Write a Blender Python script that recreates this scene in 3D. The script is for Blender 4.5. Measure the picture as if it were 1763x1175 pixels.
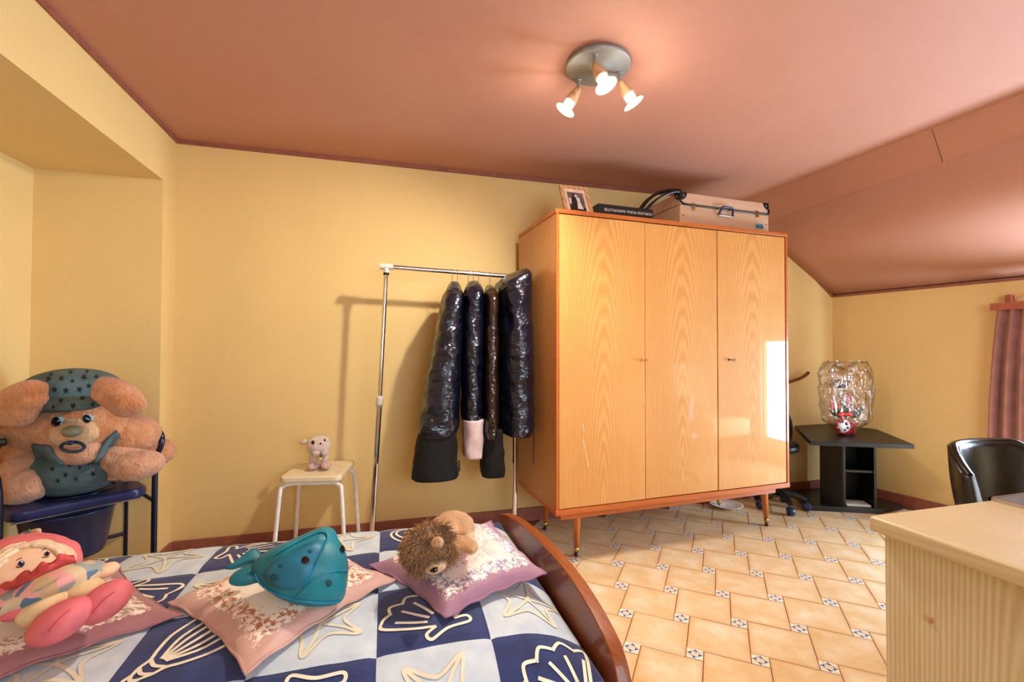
import bpy, bmesh, math, random
from mathutils import Vector, Matrix, noise
from mathutils.bvhtree import BVHTree
random.seed(7)
for o in list(bpy.data.objects): bpy.data.objects.remove(o)
scene = bpy.context.scene
COL = scene.collection
PI = math.pi
# ------------------------------------------------------------------ camera
CAM = Vector((1.1027, -2.85663, 1.12))
CR = Vector((0.96353153, -0.26758495, 0.00229731))
CU = Vector((-0.00690782, -0.01628995, 0.99984345))
CW = Vector((0.26750564, 0.96339656, 0.01754431))
FPX = 783.316
cd = bpy.data.cameras.new('camera'); cam = bpy.data.objects.new('camera', cd); COL.objects.link(cam)
cam.matrix_world = Matrix(((CR.x, CU.x, -CW.x, CAM.x), (CR.y, CU.y, -CW.y, CAM.y), (CR.z, CU.z, -CW.z, CAM.z), (0, 0, 0, 1)))
cd.sensor_width = 36.0; cd.lens = FPX / 1763 * 36; cd.clip_start = 0.02
scene.camera = cam
# ------------------------------------------------------------------ light
vs = scene.view_settings
vs.view_transform = 'Standard'; vs.look = 'None'; vs.gamma = 1.0; vs.use_curve_mapping = False
vs.exposure = 0.54
wd = bpy.data.worlds.new('sky'); scene.world = wd; wd.use_nodes = True
bg = wd.node_tree.nodes['Background']; bg.inputs[0].default_value = (0.80, 0.90, 1.0, 1); bg.inputs[1].default_value = 3.0
def area_light(name, loc, target, sx, sy, power, col):
    l = bpy.data.lights.new(name, 'AREA'); l.shape = 'RECTANGLE'; l.size = sx; l.size_y = sy; l.energy = power; l.color = col
    o = bpy.data.objects.new(name, l); COL.objects.link(o); o.location = loc
    o.rotation_euler = (Vector(target) - Vector(loc)).to_track_quat('-Z', 'Y').to_euler(); return o
area_light('window_daylight', (4.903, -1.54, 0.72), (2.937, -1.905, 0.72), 0.84, 0.96, 90, (0.60, 0.79, 1.0))
area_light('added_rear_fill', (2.05, -4.42, 1.45), (2.05, -2.0, 1.5), 1.7, 1.15, 34, (0.74, 0.87, 1.0))  # added fill light, coming through an invented window behind the camera
BULB_W = 21.0
BULB_COL = (1.0, 0.90, 0.76)
# ------------------------------------------------------------------ helpers
def lin(c):
    if isinstance(c, str):
        c = c.lstrip('#'); c = [int(c[i:i + 2], 16) / 255 for i in (0, 2, 4)]
    return tuple((v / 12.92 if v <= 0.04045 else ((v + 0.055) / 1.055) ** 2.4) for v in c)
def at(px, py, D): return CAM + (CW + CR * ((px - 881.5) / FPX) - CU * ((py - 587.5) / FPX)) * D
def ray(px, py): return (CW + CR * ((px - 881.5) / FPX) - CU * ((py - 587.5) / FPX))
def atz(px, py, z):
    v = ray(px, py); return CAM + v * ((z - CAM.z) / v.z)
def onplane(px, py, O, N):
    v = ray(px, py); return CAM + v * ((O - CAM).dot(N) / v.dot(N))
class NT:
    def __init__(s, name):
        s.m = bpy.data.materials.new(name); s.m.use_nodes = True; s.t = s.m.node_tree; s.b = s.t.nodes['Principled BSDF']
    def n(s, typ, **kw):
        nd = s.t.nodes.new(typ)
        for k, v in kw.items(): setattr(nd, k, v)
        return nd
    def l(s, a, b): s.t.links.new(a, b)
    def math(s, op, a, b=None, c=None):
        nd = s.n('ShaderNodeMath', operation=op)
        for i, v in enumerate((a, b, c)):
            if v is None: continue
            if isinstance(v, (int, float)): nd.inputs[i].default_value = v
            else: s.l(v, nd.inputs[i])
        return nd.outputs[0]
    def mix(s, fac, a, b):
        nd = s.n('ShaderNodeMix', data_type='RGBA')
        for sock, v in ((nd.inputs[0], fac), (nd.inputs[6], a), (nd.inputs[7], b)):
            if isinstance(v, (int, float)): sock.default_value = v
            elif isinstance(v, tuple): sock.default_value = v + (1,) if len(v) == 3 else v
            else: s.l(v, sock)
        return nd.outputs[2]
    def coord(s, scale=(1, 1, 1), loc=(0, 0, 0), rot=(0, 0, 0), kind='Object'):
        tc = s.n('ShaderNodeTexCoord'); mp = s.n('ShaderNodeMapping')
        mp.inputs['Scale'].default_value = scale; mp.inputs['Location'].default_value = loc; mp.inputs['Rotation'].default_value = rot
        s.l(tc.outputs[kind], mp.inputs[0]); return mp.outputs[0]
    def noise(s, vec, scale, detail=3, rough=.5, dist=0):
        nd = s.n('ShaderNodeTexNoise'); nd.inputs['Scale'].default_value = scale; nd.inputs['Detail'].default_value = detail
        nd.inputs['Roughness'].default_value = rough; nd.inputs['Distortion'].default_value = dist
        if vec is not None: s.l(vec, nd.inputs['Vector'])
        return nd.outputs[0]
    def ramp(s, fac, stops):
        nd = s.n('ShaderNodeValToRGB'); e = nd.color_ramp.elements
        while len(e) < len(stops): e.new(.5)
        for i, (p, c) in enumerate(stops):
            e[i].position = p; e[i].color = tuple(c) + (1,) if len(c) == 3 else c
        s.l(fac, nd.inputs[0]); return nd.outputs[0]
    def bump(s, h, strength=.2, dist=.01):
        nd = s.n('ShaderNodeBump'); nd.inputs['Strength'].default_value = strength; nd.inputs['Distance'].default_value = dist
        s.l(h, nd.inputs['Height']); s.l(nd.outputs[0], s.b.inputs['Normal'])
    def set(s, col=None, rough=None, metal=None, **kw):
        if col is not None:
            if isinstance(col, tuple): s.b.inputs['Base Color'].default_value = col + (1,)
            else: s.l(col, s.b.inputs['Base Color'])
        if rough is not None: s.b.inputs['Roughness'].default_value = rough
        if metal is not None: s.b.inputs['Metallic'].default_value = metal
        for k, v in kw.items(): s.b.inputs[k.replace('_', ' ')].default_value = v
        return s
def simple(name, hexc, rough=.5, metal=0, var=.06, nscale=30, bump=0, bdist=.002, bscale=None, **kw):
    N = NT(name); c = lin(hexc); vec = N.coord()
    nz = N.noise(vec, nscale)
    col = N.ramp(nz, [(.3, tuple(v * (1 - var * 2) for v in c)), (.7, tuple(min(1, v * (1 + var)) for v in c))])
    N.set(col, rough, metal, **kw)
    if bump: N.bump(N.noise(vec, bscale or nscale * 4), bump, bdist)
    return N.m
def fur(name, hexc, hex2, scale=60, rough=.95):
    N = NT(name); vec = N.coord()
    a = N.noise(vec, 14, 4, .6); b = N.noise(N.coord((1, 1, .35)), scale * 3, 3, .7)
    f = N.math('ADD', N.math('MULTIPLY', a, .6), N.math('MULTIPLY', b, .4))
    N.set(N.ramp(f, [(.36, lin(hex2)), (.62, lin(hexc))]), rough, 0, Sheen_Weight=.4, Sheen_Roughness=.5)
    N.bump(N.math('ADD', b, N.noise(vec, 45, 3)), 1.0, .010)
    return N.m
def wood(name, c1, c2, freq=24, stretch=.08, rough=.4, axis='z', dist=2.5, coat=0, cath=False, loc=(0, 0, 0), bw=.35):
    N = NT(name)
    sc = {'z': (1, 1, stretch), 'x': (stretch, 1, 1), 'y': (1, stretch, 1)}[axis]
    vec = N.coord(sc, loc)
    wv = N.n('ShaderNodeTexWave', wave_type='RINGS' if cath else 'BANDS')
    if cath: wv.rings_direction = 'SPHERICAL'
    else: wv.bands_direction = 'DIAGONAL'
    wv.inputs['Scale'].default_value = freq; wv.inputs['Distortion'].default_value = dist; wv.inputs['Detail'].default_value = 3
    wv.inputs['Detail Scale'].default_value = 1.6
    N.l(vec, wv.inputs['Vector'])
    fine = N.noise(vec, 130, 2)
    big = N.noise(vec, 6, 2)
    f = N.math('ADD', N.math('ADD', N.math('MULTIPLY', wv.outputs['Fac'], bw), N.math('MULTIPLY', fine, .25)), N.math('MULTIPLY', big, .4))
    N.set(N.ramp(f, [(.28, lin(c2)), (.72, lin(c1))]), rough)
    N.b.inputs['Specular IOR Level'].default_value = .3
    if coat: N.b.inputs['Coat Weight'].default_value = coat; N.b.inputs['Coat Roughness'].default_value = .03
    N.bump(fine, .05, .001)
    return N.m
# --------------------------------------------------------------- mesh builder
class MB:
    def __init__(s): s.v = []; s.f = []; s.mi = []; s.sm = []
    def add(s, vs, fs, smooth=False, mi=0):
        k = len(s.v); s.v += [Vector(v) for v in vs]
        for f in fs: s.f.append([i + k for i in f]); s.sm.append(smooth); s.mi.append(mi)
        return s
    def box(s, a, b, mi=0):
        (x0, y0, z0), (x1, y1, z1) = a, b
        return s.add([(x0, y0, z0), (x1, y0, z0), (x1, y1, z0), (x0, y1, z0), (x0, y0, z1), (x1, y0, z1), (x1, y1, z1), (x0, y1, z1)],
                     [(3, 2, 1, 0), (4, 5, 6, 7), (0, 1, 5, 4), (1, 2, 6, 5), (2, 3, 7, 6), (3, 0, 4, 7)], mi=mi)
    def prism(s, poly, z0, z1, mi=0):
        n = len(poly)
        return s.add([(x, y, z0) for x, y in poly] + [(x, y, z1) for x, y in poly],
                     [list(range(n))[::-1], list(range(n, 2 * n))] + [(i, (i + 1) % n, n + (i + 1) % n, n + i) for i in range(n)], mi=mi)
    def slab(s, poly3, off, mi=0):
        n = len(poly3); off = Vector(off); p = [Vector(q) for q in poly3]
        return s.add(p + [q + off for q in p], [list(range(n))[::-1], list(range(n, 2 * n))] + [(i, (i + 1) % n, n + (i + 1) % n, n + i) for i in range(n)], mi=mi)
    def tube(s, pts, r, seg=10, closed=False, mi=0, squash=None):
        pts = [Vector(p) for p in pts]; n = len(pts)
        rr = r if isinstance(r, (list, tuple)) else [r] * n
        rings = []; up = None
        for i, p in enumerate(pts):
            a = pts[(i - 1) % n] if (closed or i) else p; b = pts[(i + 1) % n] if (closed or i < n - 1) else p
            t = (b - a).normalized()
            if up is None:
                up = Vector((0, 0, 1)) if abs(t.z) < .9 else Vector((1, 0, 0))
            e1 = (up - t * up.dot(t)).normalized(); e2 = t.cross(e1); up = e1
            q = squash or 1
            rings.append([p + (e1 * math.cos(k * 2 * PI / seg) + e2 * math.sin(k * 2 * PI / seg) * q) * rr[i] for k in range(seg)])
        vs = [v for rg in rings for v in rg]; fs = []
        for i in range(n if closed else n - 1):
            j = (i + 1) % n
            for k in range(seg): fs.append((i * seg + k, i * seg + (k + 1) % seg, j * seg + (k + 1) % seg, j * seg + k))
        s.add(vs, fs, True, mi)
        if not closed:
            s.add(rings[0], [list(range(seg))[::-1]], False, mi); s.add(rings[-1], [list(range(seg))], False, mi)
        return s
    def lathe(s, prof, p0, axis=(0, 0, 1), seg=24, mi=0, smooth=True, cap=True):
        ax = Vector(axis).normalized(); h = Vector((1, 0, 0)) if abs(ax.x) < .8 else Vector((0, 1, 0))
        e1 = (h - ax * h.dot(ax)).normalized(); e2 = ax.cross(e1); p0 = Vector(p0)
        vs = []; n = len(prof)
        for r, z in prof:
            for k in range(seg):
                a = k * 2 * PI / seg; vs.append(p0 + ax * z + (e1 * math.cos(a) + e2 * math.sin(a)) * r)
        fs = [(i * seg + k, i * seg + (k + 1) % seg, (i + 1) * seg + (k + 1) % seg, (i + 1) * seg + k) for i in range(n - 1) for k in range(seg)]
        if cap:
            fs.append(list(range(seg))[::-1]); fs.append([(n - 1) * seg + k for k in range(seg)])
        return s.add(vs, fs, smooth, mi)
    def ell(s, c, ax, seg=20, rings=12, mi=0):
        c = Vector(c); a, b, d = ax
        vs = [c + d]; fs = []
        for i in range(1, rings):
            t = PI * i / rings
            for k in range(seg):
                p = 2 * PI * k / seg
                vs.append(c + a * (math.sin(t) * math.cos(p)) + b * (math.sin(t) * math.sin(p)) + d * math.cos(t))
        vs.append(c - d); L = len(vs) - 1
        for k in range(seg): fs.append((0, 1 + k, 1 + (k + 1) % seg)); fs.append((L, L - seg + (k + 1) % seg, L - seg + k))
        for i in range(rings - 2):
            for k in range(seg):
                q = 1 + i * seg; fs.append((q + k, q + seg + k, q + seg + (k + 1) % seg, q + (k + 1) % seg))
        return s.add(vs, fs, True, mi)
    def build(s, name, mats, parent=None, world=False, bevel=0, bseg=2, sub=0, origin=None, recalc=True, smooth=None):
        me = bpy.data.meshes.new(name)
        vs = [Vector(v) for v in s.v]
        o = bpy.data.objects.new(name, me)
        if parent is not None:
            o.parent = parent
            if world:
                im = parent_matrix(parent).inverted(); vs = [im @ v for v in vs]
        if origin is not None:
            org = Vector(origin)
            if parent is not None and world: org = parent_matrix(parent).inverted() @ org
            vs = [v - org for v in vs]; o.location = org
        me.from_pydata(vs, [], s.f)
        mats = mats if isinstance(mats, (list, tuple)) else [mats]
        for m in mats: me.materials.append(m)
        for i, p in enumerate(me.polygons):
            p.use_smooth = s.sm[i] if smooth is None else smooth; p.material_index = s.mi[i]
        if recalc:
            bm = bmesh.new(); bm.from_mesh(me); bmesh.ops.recalc_face_normals(bm, faces=bm.faces); bm.to_mesh(me); bm.free()
        COL.objects.link(o)
        if bevel:
            md = o.modifiers.new('bevel', 'BEVEL'); md.width = bevel; md.segments = bseg; md.limit_method = 'ANGLE'; md.angle_limit = .6
            for p in me.polygons: p.use_smooth = True
            wn = o.modifiers.new('wn', 'WEIGHTED_NORMAL'); wn.keep_sharp = True
        if sub:
            md = o.modifiers.new('sub', 'SUBSURF'); md.levels = sub; md.render_levels = sub
        return o
def parent_matrix(o):
    m = Matrix.Translation(o.location) @ o.rotation_euler.to_matrix().to_4x4()
    return parent_matrix(o.parent) @ m if o.parent else m
def tag(o, label=None, cat=None, group=None, kind=None):
    if label: o['label'] = label
    if cat: o['category'] = cat
    if group: o['group'] = group
    if kind: o['kind'] = kind
    return o
def thing(name, label, cat, loc=(0, 0, 0), rotz=0, group=None):
    o = bpy.data.objects.new(name, None); COL.objects.link(o); o.location = loc; o.rotation_euler = (0, 0, rotz)
    o.empty_display_size = .05
    return tag(o, label, cat, group)
def struct(o): o['kind'] = 'structure'; return o
def smooth_pts(pts, n=6, closed=False):
    pts = [Vector(p) for p in pts]; out = []; m = len(pts)
    for i in range(m if closed else m - 1):
        if closed: p0, p1, p2, p3 = pts[(i - 1) % m], pts[i], pts[(i + 1) % m], pts[(i + 2) % m]
        else: p0, p1, p2, p3 = pts[max(i - 1, 0)], pts[i], pts[i + 1], pts[min(i + 2, m - 1)]
        for k in range(n):
            t = k / n
            out.append(.5 * ((2 * p1) + (p2 - p0) * t + (2 * p0 - 5 * p1 + 4 * p2 - p3) * t * t + (3 * p1 - p0 - 3 * p2 + p3) * t ** 3))
    if not closed: out.append(pts[-1])
    return out
BVH = {}
def blob(name, mb, mats, parent, voxel=.008, it=5, noise_amp=0, noise_scale=30):
    """joins overlapping rounded shapes (world coords) into one continuous skin"""
    me = bpy.data.meshes.new('tmp'); me.from_pydata(mb.v, [], mb.f)
    o = bpy.data.objects.new('tmp', me); COL.objects.link(o)
    r = o.modifiers.new('r', 'REMESH'); r.mode = 'VOXEL'; r.voxel_size = voxel; r.use_smooth_shade = True
    if it:
        q = o.modifiers.new('s', 'SMOOTH'); q.factor = .5; q.iterations = it
    bpy.context.view_layer.update()
    dg = bpy.context.evaluated_depsgraph_get()
    nm = bpy.data.meshes.new_from_object(o.evaluated_get(dg)); bpy.data.objects.remove(o)
    vs = [v.co.copy() for v in nm.vertices]
    if noise_amp:
        vs = [v + nm.vertices[i].normal * noise_amp * noise.noise(v * noise_scale) for i, v in enumerate(vs)]
    fs = [list(p.vertices) for p in nm.polygons]
    bpy.data.meshes.remove(nm)
    R = MB(); R.add(vs, fs, True)
    ob = R.build(name, mats, parent, world=parent is not None, recalc=False)
    BVH[ob.name] = BVHTree.FromPolygons(vs, fs)
    return ob
def register(mb, ob): BVH[ob.name] = BVHTree.FromPolygons(mb.v, mb.f); return ob
def cast(bvh, px, py, lift=.002):
    d = ray(px, py); dn = d.normalized()
    for b in (bvh if isinstance(bvh, list) else [bvh]):
        h = b.ray_cast(CAM, dn)
        if h[0] is not None: return h[0] + (h[1] * lift if h[1].dot(dn) < 0 else -h[1] * lift)
    return None
def cam_ell(mb, px, py, D, rx, ry, rz, ang=0, **k):
    """ellipsoid given by image centre, depth, half sizes in pixels and metre depth"""
    s = D / FPX; a = math.radians(ang)
    e1 = CR * math.cos(a) + CU * math.sin(a); e2 = -CR * math.sin(a) + CU * math.cos(a)
    return mb.ell(at(px, py, D), (e1 * rx * s, e2 * ry * s, CW * rz), **k)
def patch(name, bvh, outline, mat, parent, lift=.0015, thick=.0015):
    """flat applique following a surface: fan over a star-shaped outline of image points"""
    n = len(outline); cx = sum(p[0] for p in outline) / n; cy = sum(p[1] for p in outline) / n
    vs = []; R = 3
    for r in range(1, R + 1):
        for (x, y) in outline:
            h = cast(bvh, cx + (x - cx) * r / R, cy + (y - cy) * r / R, lift)
            if h is None: return None
            vs.append(h)
    c = cast(bvh, cx, cy, lift)
    if c is None: return None
    mb = MB(); k = len(vs); fs = [(k, i, (i + 1) % n) for i in range(n)]
    for r in range(R - 1):
        for i in range(n): fs.append((r * n + i, (r + 1) * n + i, (r + 1) * n + (i + 1) % n, r * n + (i + 1) % n))
    mb.add(vs + [c], fs, True)
    o = mb.build(name, mat, parent, world=True)
    md = o.modifiers.new('so', 'SOLIDIFY'); md.thickness = thick; md.offset = 0
    return o
def oval(cx, cy, rx, ry, ang=0, n=16):
    a = math.radians(ang); return [(cx + rx * math.cos(t) * math.cos(a) - ry * math.sin(t) * math.sin(a), cy + rx * math.cos(t) * math.sin(a) + ry * math.sin(t) * math.cos(a)) for t in [2 * PI * k / n for k in range(n)]]
def star(cx, cy, r, ang=0, n=5):
    return [(cx + (r if k % 2 == 0 else r * .42) * math.cos(ang + k * PI / n), cy + (r if k % 2 == 0 else r * .42) * math.sin(ang + k * PI / n)) for k in range(2 * n)]
def seam(name, bvh, pts, r, mat, parent, n=6, lift=.001, closed=False):
    out = []
    for p in smooth_pts([(x, y, 0) for x, y in pts], n, closed):
        h = cast(bvh, p.x, p.y, lift)
        if h is not None: out.append(h)
    if len(out) < 2: return None
    return MB().tube(out, r, 8, closed).build(name, mat, parent, world=True)
def puff(name, outline, O, N, tf, tb, mat, parent, n=5, rings=9, power=.55, wr=0, wscale=20, world_pts=False, lift=None):
    """stuffed shape: outline of image points laid on the plane (O, N), swollen to both sides"""
    N = Vector(N).normalized(); O = Vector(O)
    P = [Vector(p) for p in outline] if world_pts else [onplane(x, y, O, N) for x, y in outline]
    P = smooth_pts(P, n, True); m = len(P); c = sum(P, Vector()) / m
    mb = MB()
    def side(sgn, T):
        vs = []
        for k in range(1, rings + 1):
            t = k / rings
            h = T * (1 - t ** 2.4) ** power
            for p in P:
                q = c + (p - c) * t
                w = wr * noise.noise(q * wscale) * (1 - t ** 4) if wr else 0
                vs.append(q + N * sgn * (h + w))
        vs.append(c + N * sgn * T)
        L = len(vs) - 1; fs = [(L, i, (i + 1) % m) for i in range(m)]
        for k in range(rings - 1):
            for i in range(m): fs.append((k * m + i, (k + 1) * m + i, (k + 1) * m + (i + 1) % m, k * m + (i + 1) % m))
        mb.add(vs, fs, True)
    side(1, tf); side(-1, tb)
    o = mb.build(name, mat, parent, world=parent is not None)
    bm = bmesh.new(); bm.from_mesh(o.data); bmesh.ops.remove_doubles(bm, verts=bm.verts, dist=1e-5); bmesh.ops.recalc_face_normals(bm, faces=bm.faces); bm.to_mesh(o.data); bm.free()
    register(mb, o); return o
# ------------------------------------------------------------------ materials
def wallpaper(name, hexc, rough=.85):
    N = NT(name); vec = N.coord(); c = lin(hexc)
    big = N.noise(vec, 1.3, 3); th = N.noise(N.coord((1, 1, .12)), 260, 2); th2 = N.noise(N.coord((.12, .12, 1)), 260, 2)
    w = N.math('ADD', th, th2)
    f = N.math('ADD', N.math('MULTIPLY', big, .6), N.math('MULTIPLY', w, .2))
    N.set(N.ramp(f, [(.3, tuple(v * .9 for v in c)), (.7, tuple(min(1, v * 1.05) for v in c))]), rough)
    N.bump(w, .22, .002); return N.m
M_wall = wallpaper('yellow_wallpaper', '#E8CA8A')
M_ceil = wallpaper('terracotta_ceiling_paper', '#C28A74', .7)
M_trim = simple('redbrown_trim', '#9A5A4A', .55, var=.1)
M_grout = simple('brown_grout', '#8A5A2C', .9)
M_white = simple('white_paint', '#ECE8E0', .4)
M_glass = NT('clear_glass').set((.95, .97, 1), .02, 0, Transmission_Weight=1.0, IOR=1.45).m
M_chrome = simple('chrome', '#D8D6D4', .12, 1, var=.02)
M_brass = simple('brass', '#C8A050', .25, 1, var=.05)
M_black = simple('black_plastic', '#0E0E10', .4, var=.1)
M_blackwood = simple('black_stained_wood', '#0C0A09', .42, var=.25, nscale=18)
# ------------------------------------------------------------------ structure
CH, KH = 2.256, 1.5606
MB().slab([(0, 0, 0), (4.593, 0, 0), (4.593, 0, KH), (3.735, 0, CH), (0, 0, CH)], (0, .1, 0)).build('wall_back', M_wall)
wl = MB(); RY = -4.3
wl.prism([(-.66, 0), (-.66, -.154), (.002, -.154), (0, 0)], 0, CH)
wl.prism([(-.66, -.154), (-.66, -2.6), (.029, -2.6), (.002, -.154)], 1.98, CH)
wl.prism([(-.66, -.154), (-.66, -2.6), (-.53, -2.6), (-.53, -.154)], 0, 1.98)
wl.prism([(-.66, -2.6), (-.66, RY), (.048, RY), (.029, -2.6)], 0, CH)
wl.build('wall_left', M_wall)
RD = Vector((.1825, -.9832, 0)); RN = Vector((.9832, .1825, 0)); R0 = Vector((4.593, 0, 0))
def rw(t, off, z): return R0 + RD * t - RN * off + Vector((0, 0, z))
w = MB()
for (t0, t1, z0, z1) in ((0, 1.14, 0, KH), (1.14, 2.0, 0, .2), (1.14, 2.0, 1.24, KH), (2.0, 4.5, 0, KH)):
    w.slab([rw(t0, 0, z0), rw(t1, 0, z0), rw(t1, 0, z1), rw(t0, 0, z1)], RN * .14)
w.build('wall_right', M_wall)
w = MB()
for (x0, x1, z0, z1) in ((-.1, 1.2, 0, CH), (1.2, 2.9, 0, .85), (1.2, 2.9, 2.02, CH), (2.9, 5.6, 0, CH)): w.box((x0, RY - .12, z0), (x1, RY, z1))
w.build('wall_rear', M_wall)
MB().slab([(-.05, .05, CH), (3.735, .05, CH), (3.735 + .05 * 4.35, RY - .05, CH), (-.05, RY - .05, CH)], (0, 0, .1)).build('ceiling', M_ceil)
def crease(y): return Vector((3.735 + .05 * -y, y, CH))
def sseam(y): return Vector((3.828 + .03 * -y, y, 2.066 + .013 * -y))
def knee(y): return Vector((4.593 + .1857 * -y, y, KH))
cs = MB(); up = Vector((.05, 0, .08)); ys = [RY * k / 40 for k in range(41)]
for a in ys: cs.v += [sseam(a) - Vector((0, 0, .005)), knee(a)]
for i in range(len(ys) - 1): cs.f.append([2 * i, 2 * i + 1, 2 * i + 3, 2 * i + 2]); cs.sm.append(True); cs.mi.append(0)
slope = cs.build('ceiling_slope', M_ceil, recalc=False)
if slope.data.polygons[0].normal.z > 0: slope.data.flip_normals()
md = slope.modifiers.new('thickness', 'SOLIDIFY'); md.thickness = .08; md.offset = -1
for a, b in ((.03, -1.2), (-1.204, RY)):
    MB().slab([crease(a), crease(b), sseam(b) + Vector((0.01, 0, 0)), sseam(a) + Vector((.01, 0, 0))], up).build('panel', M_ceil, slope)
for nm in ('wall_back', 'wall_left', 'wall_right', 'wall_rear', 'ceiling', 'ceiling_slope'): struct(bpy.data.objects[nm])
# trims
def strip(name, pts, off1, off2, m=M_trim):
    mb = MB(); off1 = Vector(off1); off2 = Vector(off2)
    for a, b in zip(pts, pts[1:]):
        a = Vector(a); b = Vector(b); mb.slab([a, b, b + off1, a + off1], off2)
    return struct(mb.build(name, m))
strip('trim_1', [(0, 0, CH), (3.735, 0, CH)], (0, 0, -.022), (0, -.012, 0))
strip('trim_2', [(3.735, 0, CH), (4.593, 0, KH)], (-.012, 0, -.016), (0, -.012, 0))
strip('trim_3', [(.001, -.012, CH), (.048, RY, CH)], (0, 0, -.022), (.012, 0, 0))
strip('trim_4', [rw(0.012, 0, KH), rw(4.4, 0, KH)], (0, 0, -.018), -RN * .012)
strip('baseboard_back', [(0.015, 0, 0), (4.57, 0, 0)], (0, 0, .084), (0, -.016, 0))
strip('baseboard_right', [rw(0.02, 0, 0), rw(4.3, 0, 0)], (0, 0, .084), -RN * .016)
strip('baseboard_left', [(-.53, -.154, 0), (.002, -.154, 0)], (0, 0, .084), (0, -.016, 0))
strip('trim_5', [(.002, -.158, 0), (.0, -.016, 0)], (0, 0, .084), (.014, 0, 0))
# windows
def window(name, P, d, wdt, z0, z1, nrm):
    root = bpy.data.objects.new(name, None); COL.objects.link(root); root.location = P; struct(root)
    d = Vector(d); nrm = Vector(nrm); P = Vector(P)
    def bar(nm, a0, a1, b0, b1, t0, t1, m):
        mb = MB(); mb.slab([P + d * a0 + Vector((0, 0, b0)) + nrm * t0, P + d * a1 + Vector((0, 0, b0)) + nrm * t0, P + d * a1 + Vector((0, 0, b1)) + nrm * t0, P + d * a0 + Vector((0, 0, b1)) + nrm * t0], nrm * (t1 - t0))
        return mb.build(nm, m, root, world=True)
    k = .05
    bar('window_frame', 0, wdt, z0, z0 + k, .03, .09, M_white); bar('window_frame', 0, wdt, z1 - k, z1, .03, .09, M_white)
    bar('window_frame', 0, k, z0 + k, z1 - k, .03, .09, M_white); bar('window_frame', wdt - k, wdt, z0 + k, z1 - k, .03, .09, M_white)
    bar('mullion', wdt / 2 - .025, wdt / 2 + .025, z0 + k, z1 - k, .03, .09, M_white)
    bar('window_pane', k, wdt / 2 - .025, z0 + k, z1 - k, .055, .061, M_pane); bar('window_pane', wdt / 2 + .025, wdt - k, z0 + k, z1 - k, .055, .061, M_pane)
N = NT('window_pane_glass'); tr = N.n('ShaderNodeBsdfTransparent'); gl = N.n('ShaderNodeBsdfGlossy'); gl.inputs['Roughness'].default_value = .02
mx = N.n('ShaderNodeMixShader'); mx.inputs[0].default_value = .06; N.l(tr.outputs[0], mx.inputs[1]); N.l(gl.outputs[0], mx.inputs[2])
N.l(mx.outputs[0], N.t.nodes['Material Output'].inputs[0]); M_pane = N.m
window('window_1', rw(1.14, 0, 0), RD, .86, .2, 1.24, RN)
window('added_rear_window', (1.2, RY, 0), (1, 0, 0), 1.7, .85, 2.02, (0, -1, 0))  # unseen rear window, made up to let fill light into the room
# floor tiles
fl = MB().box((-.7, RY - .1, -.08), (5.6, .1, -.0035)).build('floor', M_grout); struct(fl)
N = NT('beige_stone_tile'); oi = N.n('ShaderNodeObjectInfo'); tc = N.n('ShaderNodeTexCoord')
ad = N.n('ShaderNodeVectorMath', operation='ADD'); N.l(tc.outputs['Object'], ad.inputs[0])
sc = N.n('ShaderNodeVectorMath', operation='SCALE'); N.l(oi.outputs['Location'], sc.inputs[0]); sc.inputs['Scale'].default_value = 3.7; N.l(sc.outputs[0], ad.inputs[1])
sx = N.n('ShaderNodeSeparateXYZ'); N.l(tc.outputs['Object'], sx.inputs[0])
edge = N.math('MAXIMUM', N.math('ABSOLUTE', sx.outputs[0]), N.math('ABSOLUTE', sx.outputs[1]))
n1 = N.noise(ad.outputs[0], 9, 4); n2 = N.noise(ad.outputs[0], 40, 4)
f = N.math('ADD', N.math('MULTIPLY', n1, .8), N.math('MULTIPLY', n2, .2))
base = N.ramp(f, [(.3, lin('#D4AE78')), (.52, lin('#E0C69C')), (.72, lin('#EADCC2'))])
ef = N.math('MULTIPLY', N.math('GREATER_THAN', edge, 0), N.math('POWER', N.math('MULTIPLY', edge, 9.3), 9))
ef = N.math('MINIMUM', ef, 1)
N.set(N.mix(N.math('MULTIPLY', ef, N.math('ADD', N.math('MULTIPLY', n1, .9), .05)), base, lin('#C98F48')), .34)
N.b.inputs['Specular IOR Level'].default_value = .4
M_tile = N.m
M_iw = simple('insert_white_glaze', '#F2EEE6', .3); M_ic = simple('insert_beige_glaze', '#E2D2BC', .3)
M_ib = simple('insert_grey_blue_glaze', '#93A3BC', .3); M_id = simple('insert_dark_blue_glaze', '#2C3C66', .3); M_iy = simple('insert_cream_glaze', '#F0DEB8', .3)
A_, B_, SL = .2176, .0600, .22570
LA = math.radians(-24.3225); PH = math.radians(-39.7); O_ = Vector((2.0, -1.313, 0))
g = .0016
def tile_mesh(name, half):
    mb = MB(); c = half - .002
    mb.prism([(-half, -half), (half, -half), (half, half), (-half, half)], -.0045, -.0012)
    k = len(mb.v)
    mb.v += [Vector(p) for p in ((-c, -c, 0), (c, -c, 0), (c, c, 0), (-c, c, 0))]
    mb.f.pop(1); mb.sm.pop(1); mb.mi.pop(1)
    for i in range(4): mb.f.append([4 + i, 4 + (i + 1) % 4, k + (i + 1) % 4, k + i]); mb.sm.append(False); mb.mi.append(0)
    mb.f.append([k, k + 1, k + 2, k + 3]); mb.sm.append(False); mb.mi.append(0)
    return mb
big = tile_mesh('tile', A_ / 2 - g)
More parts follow.
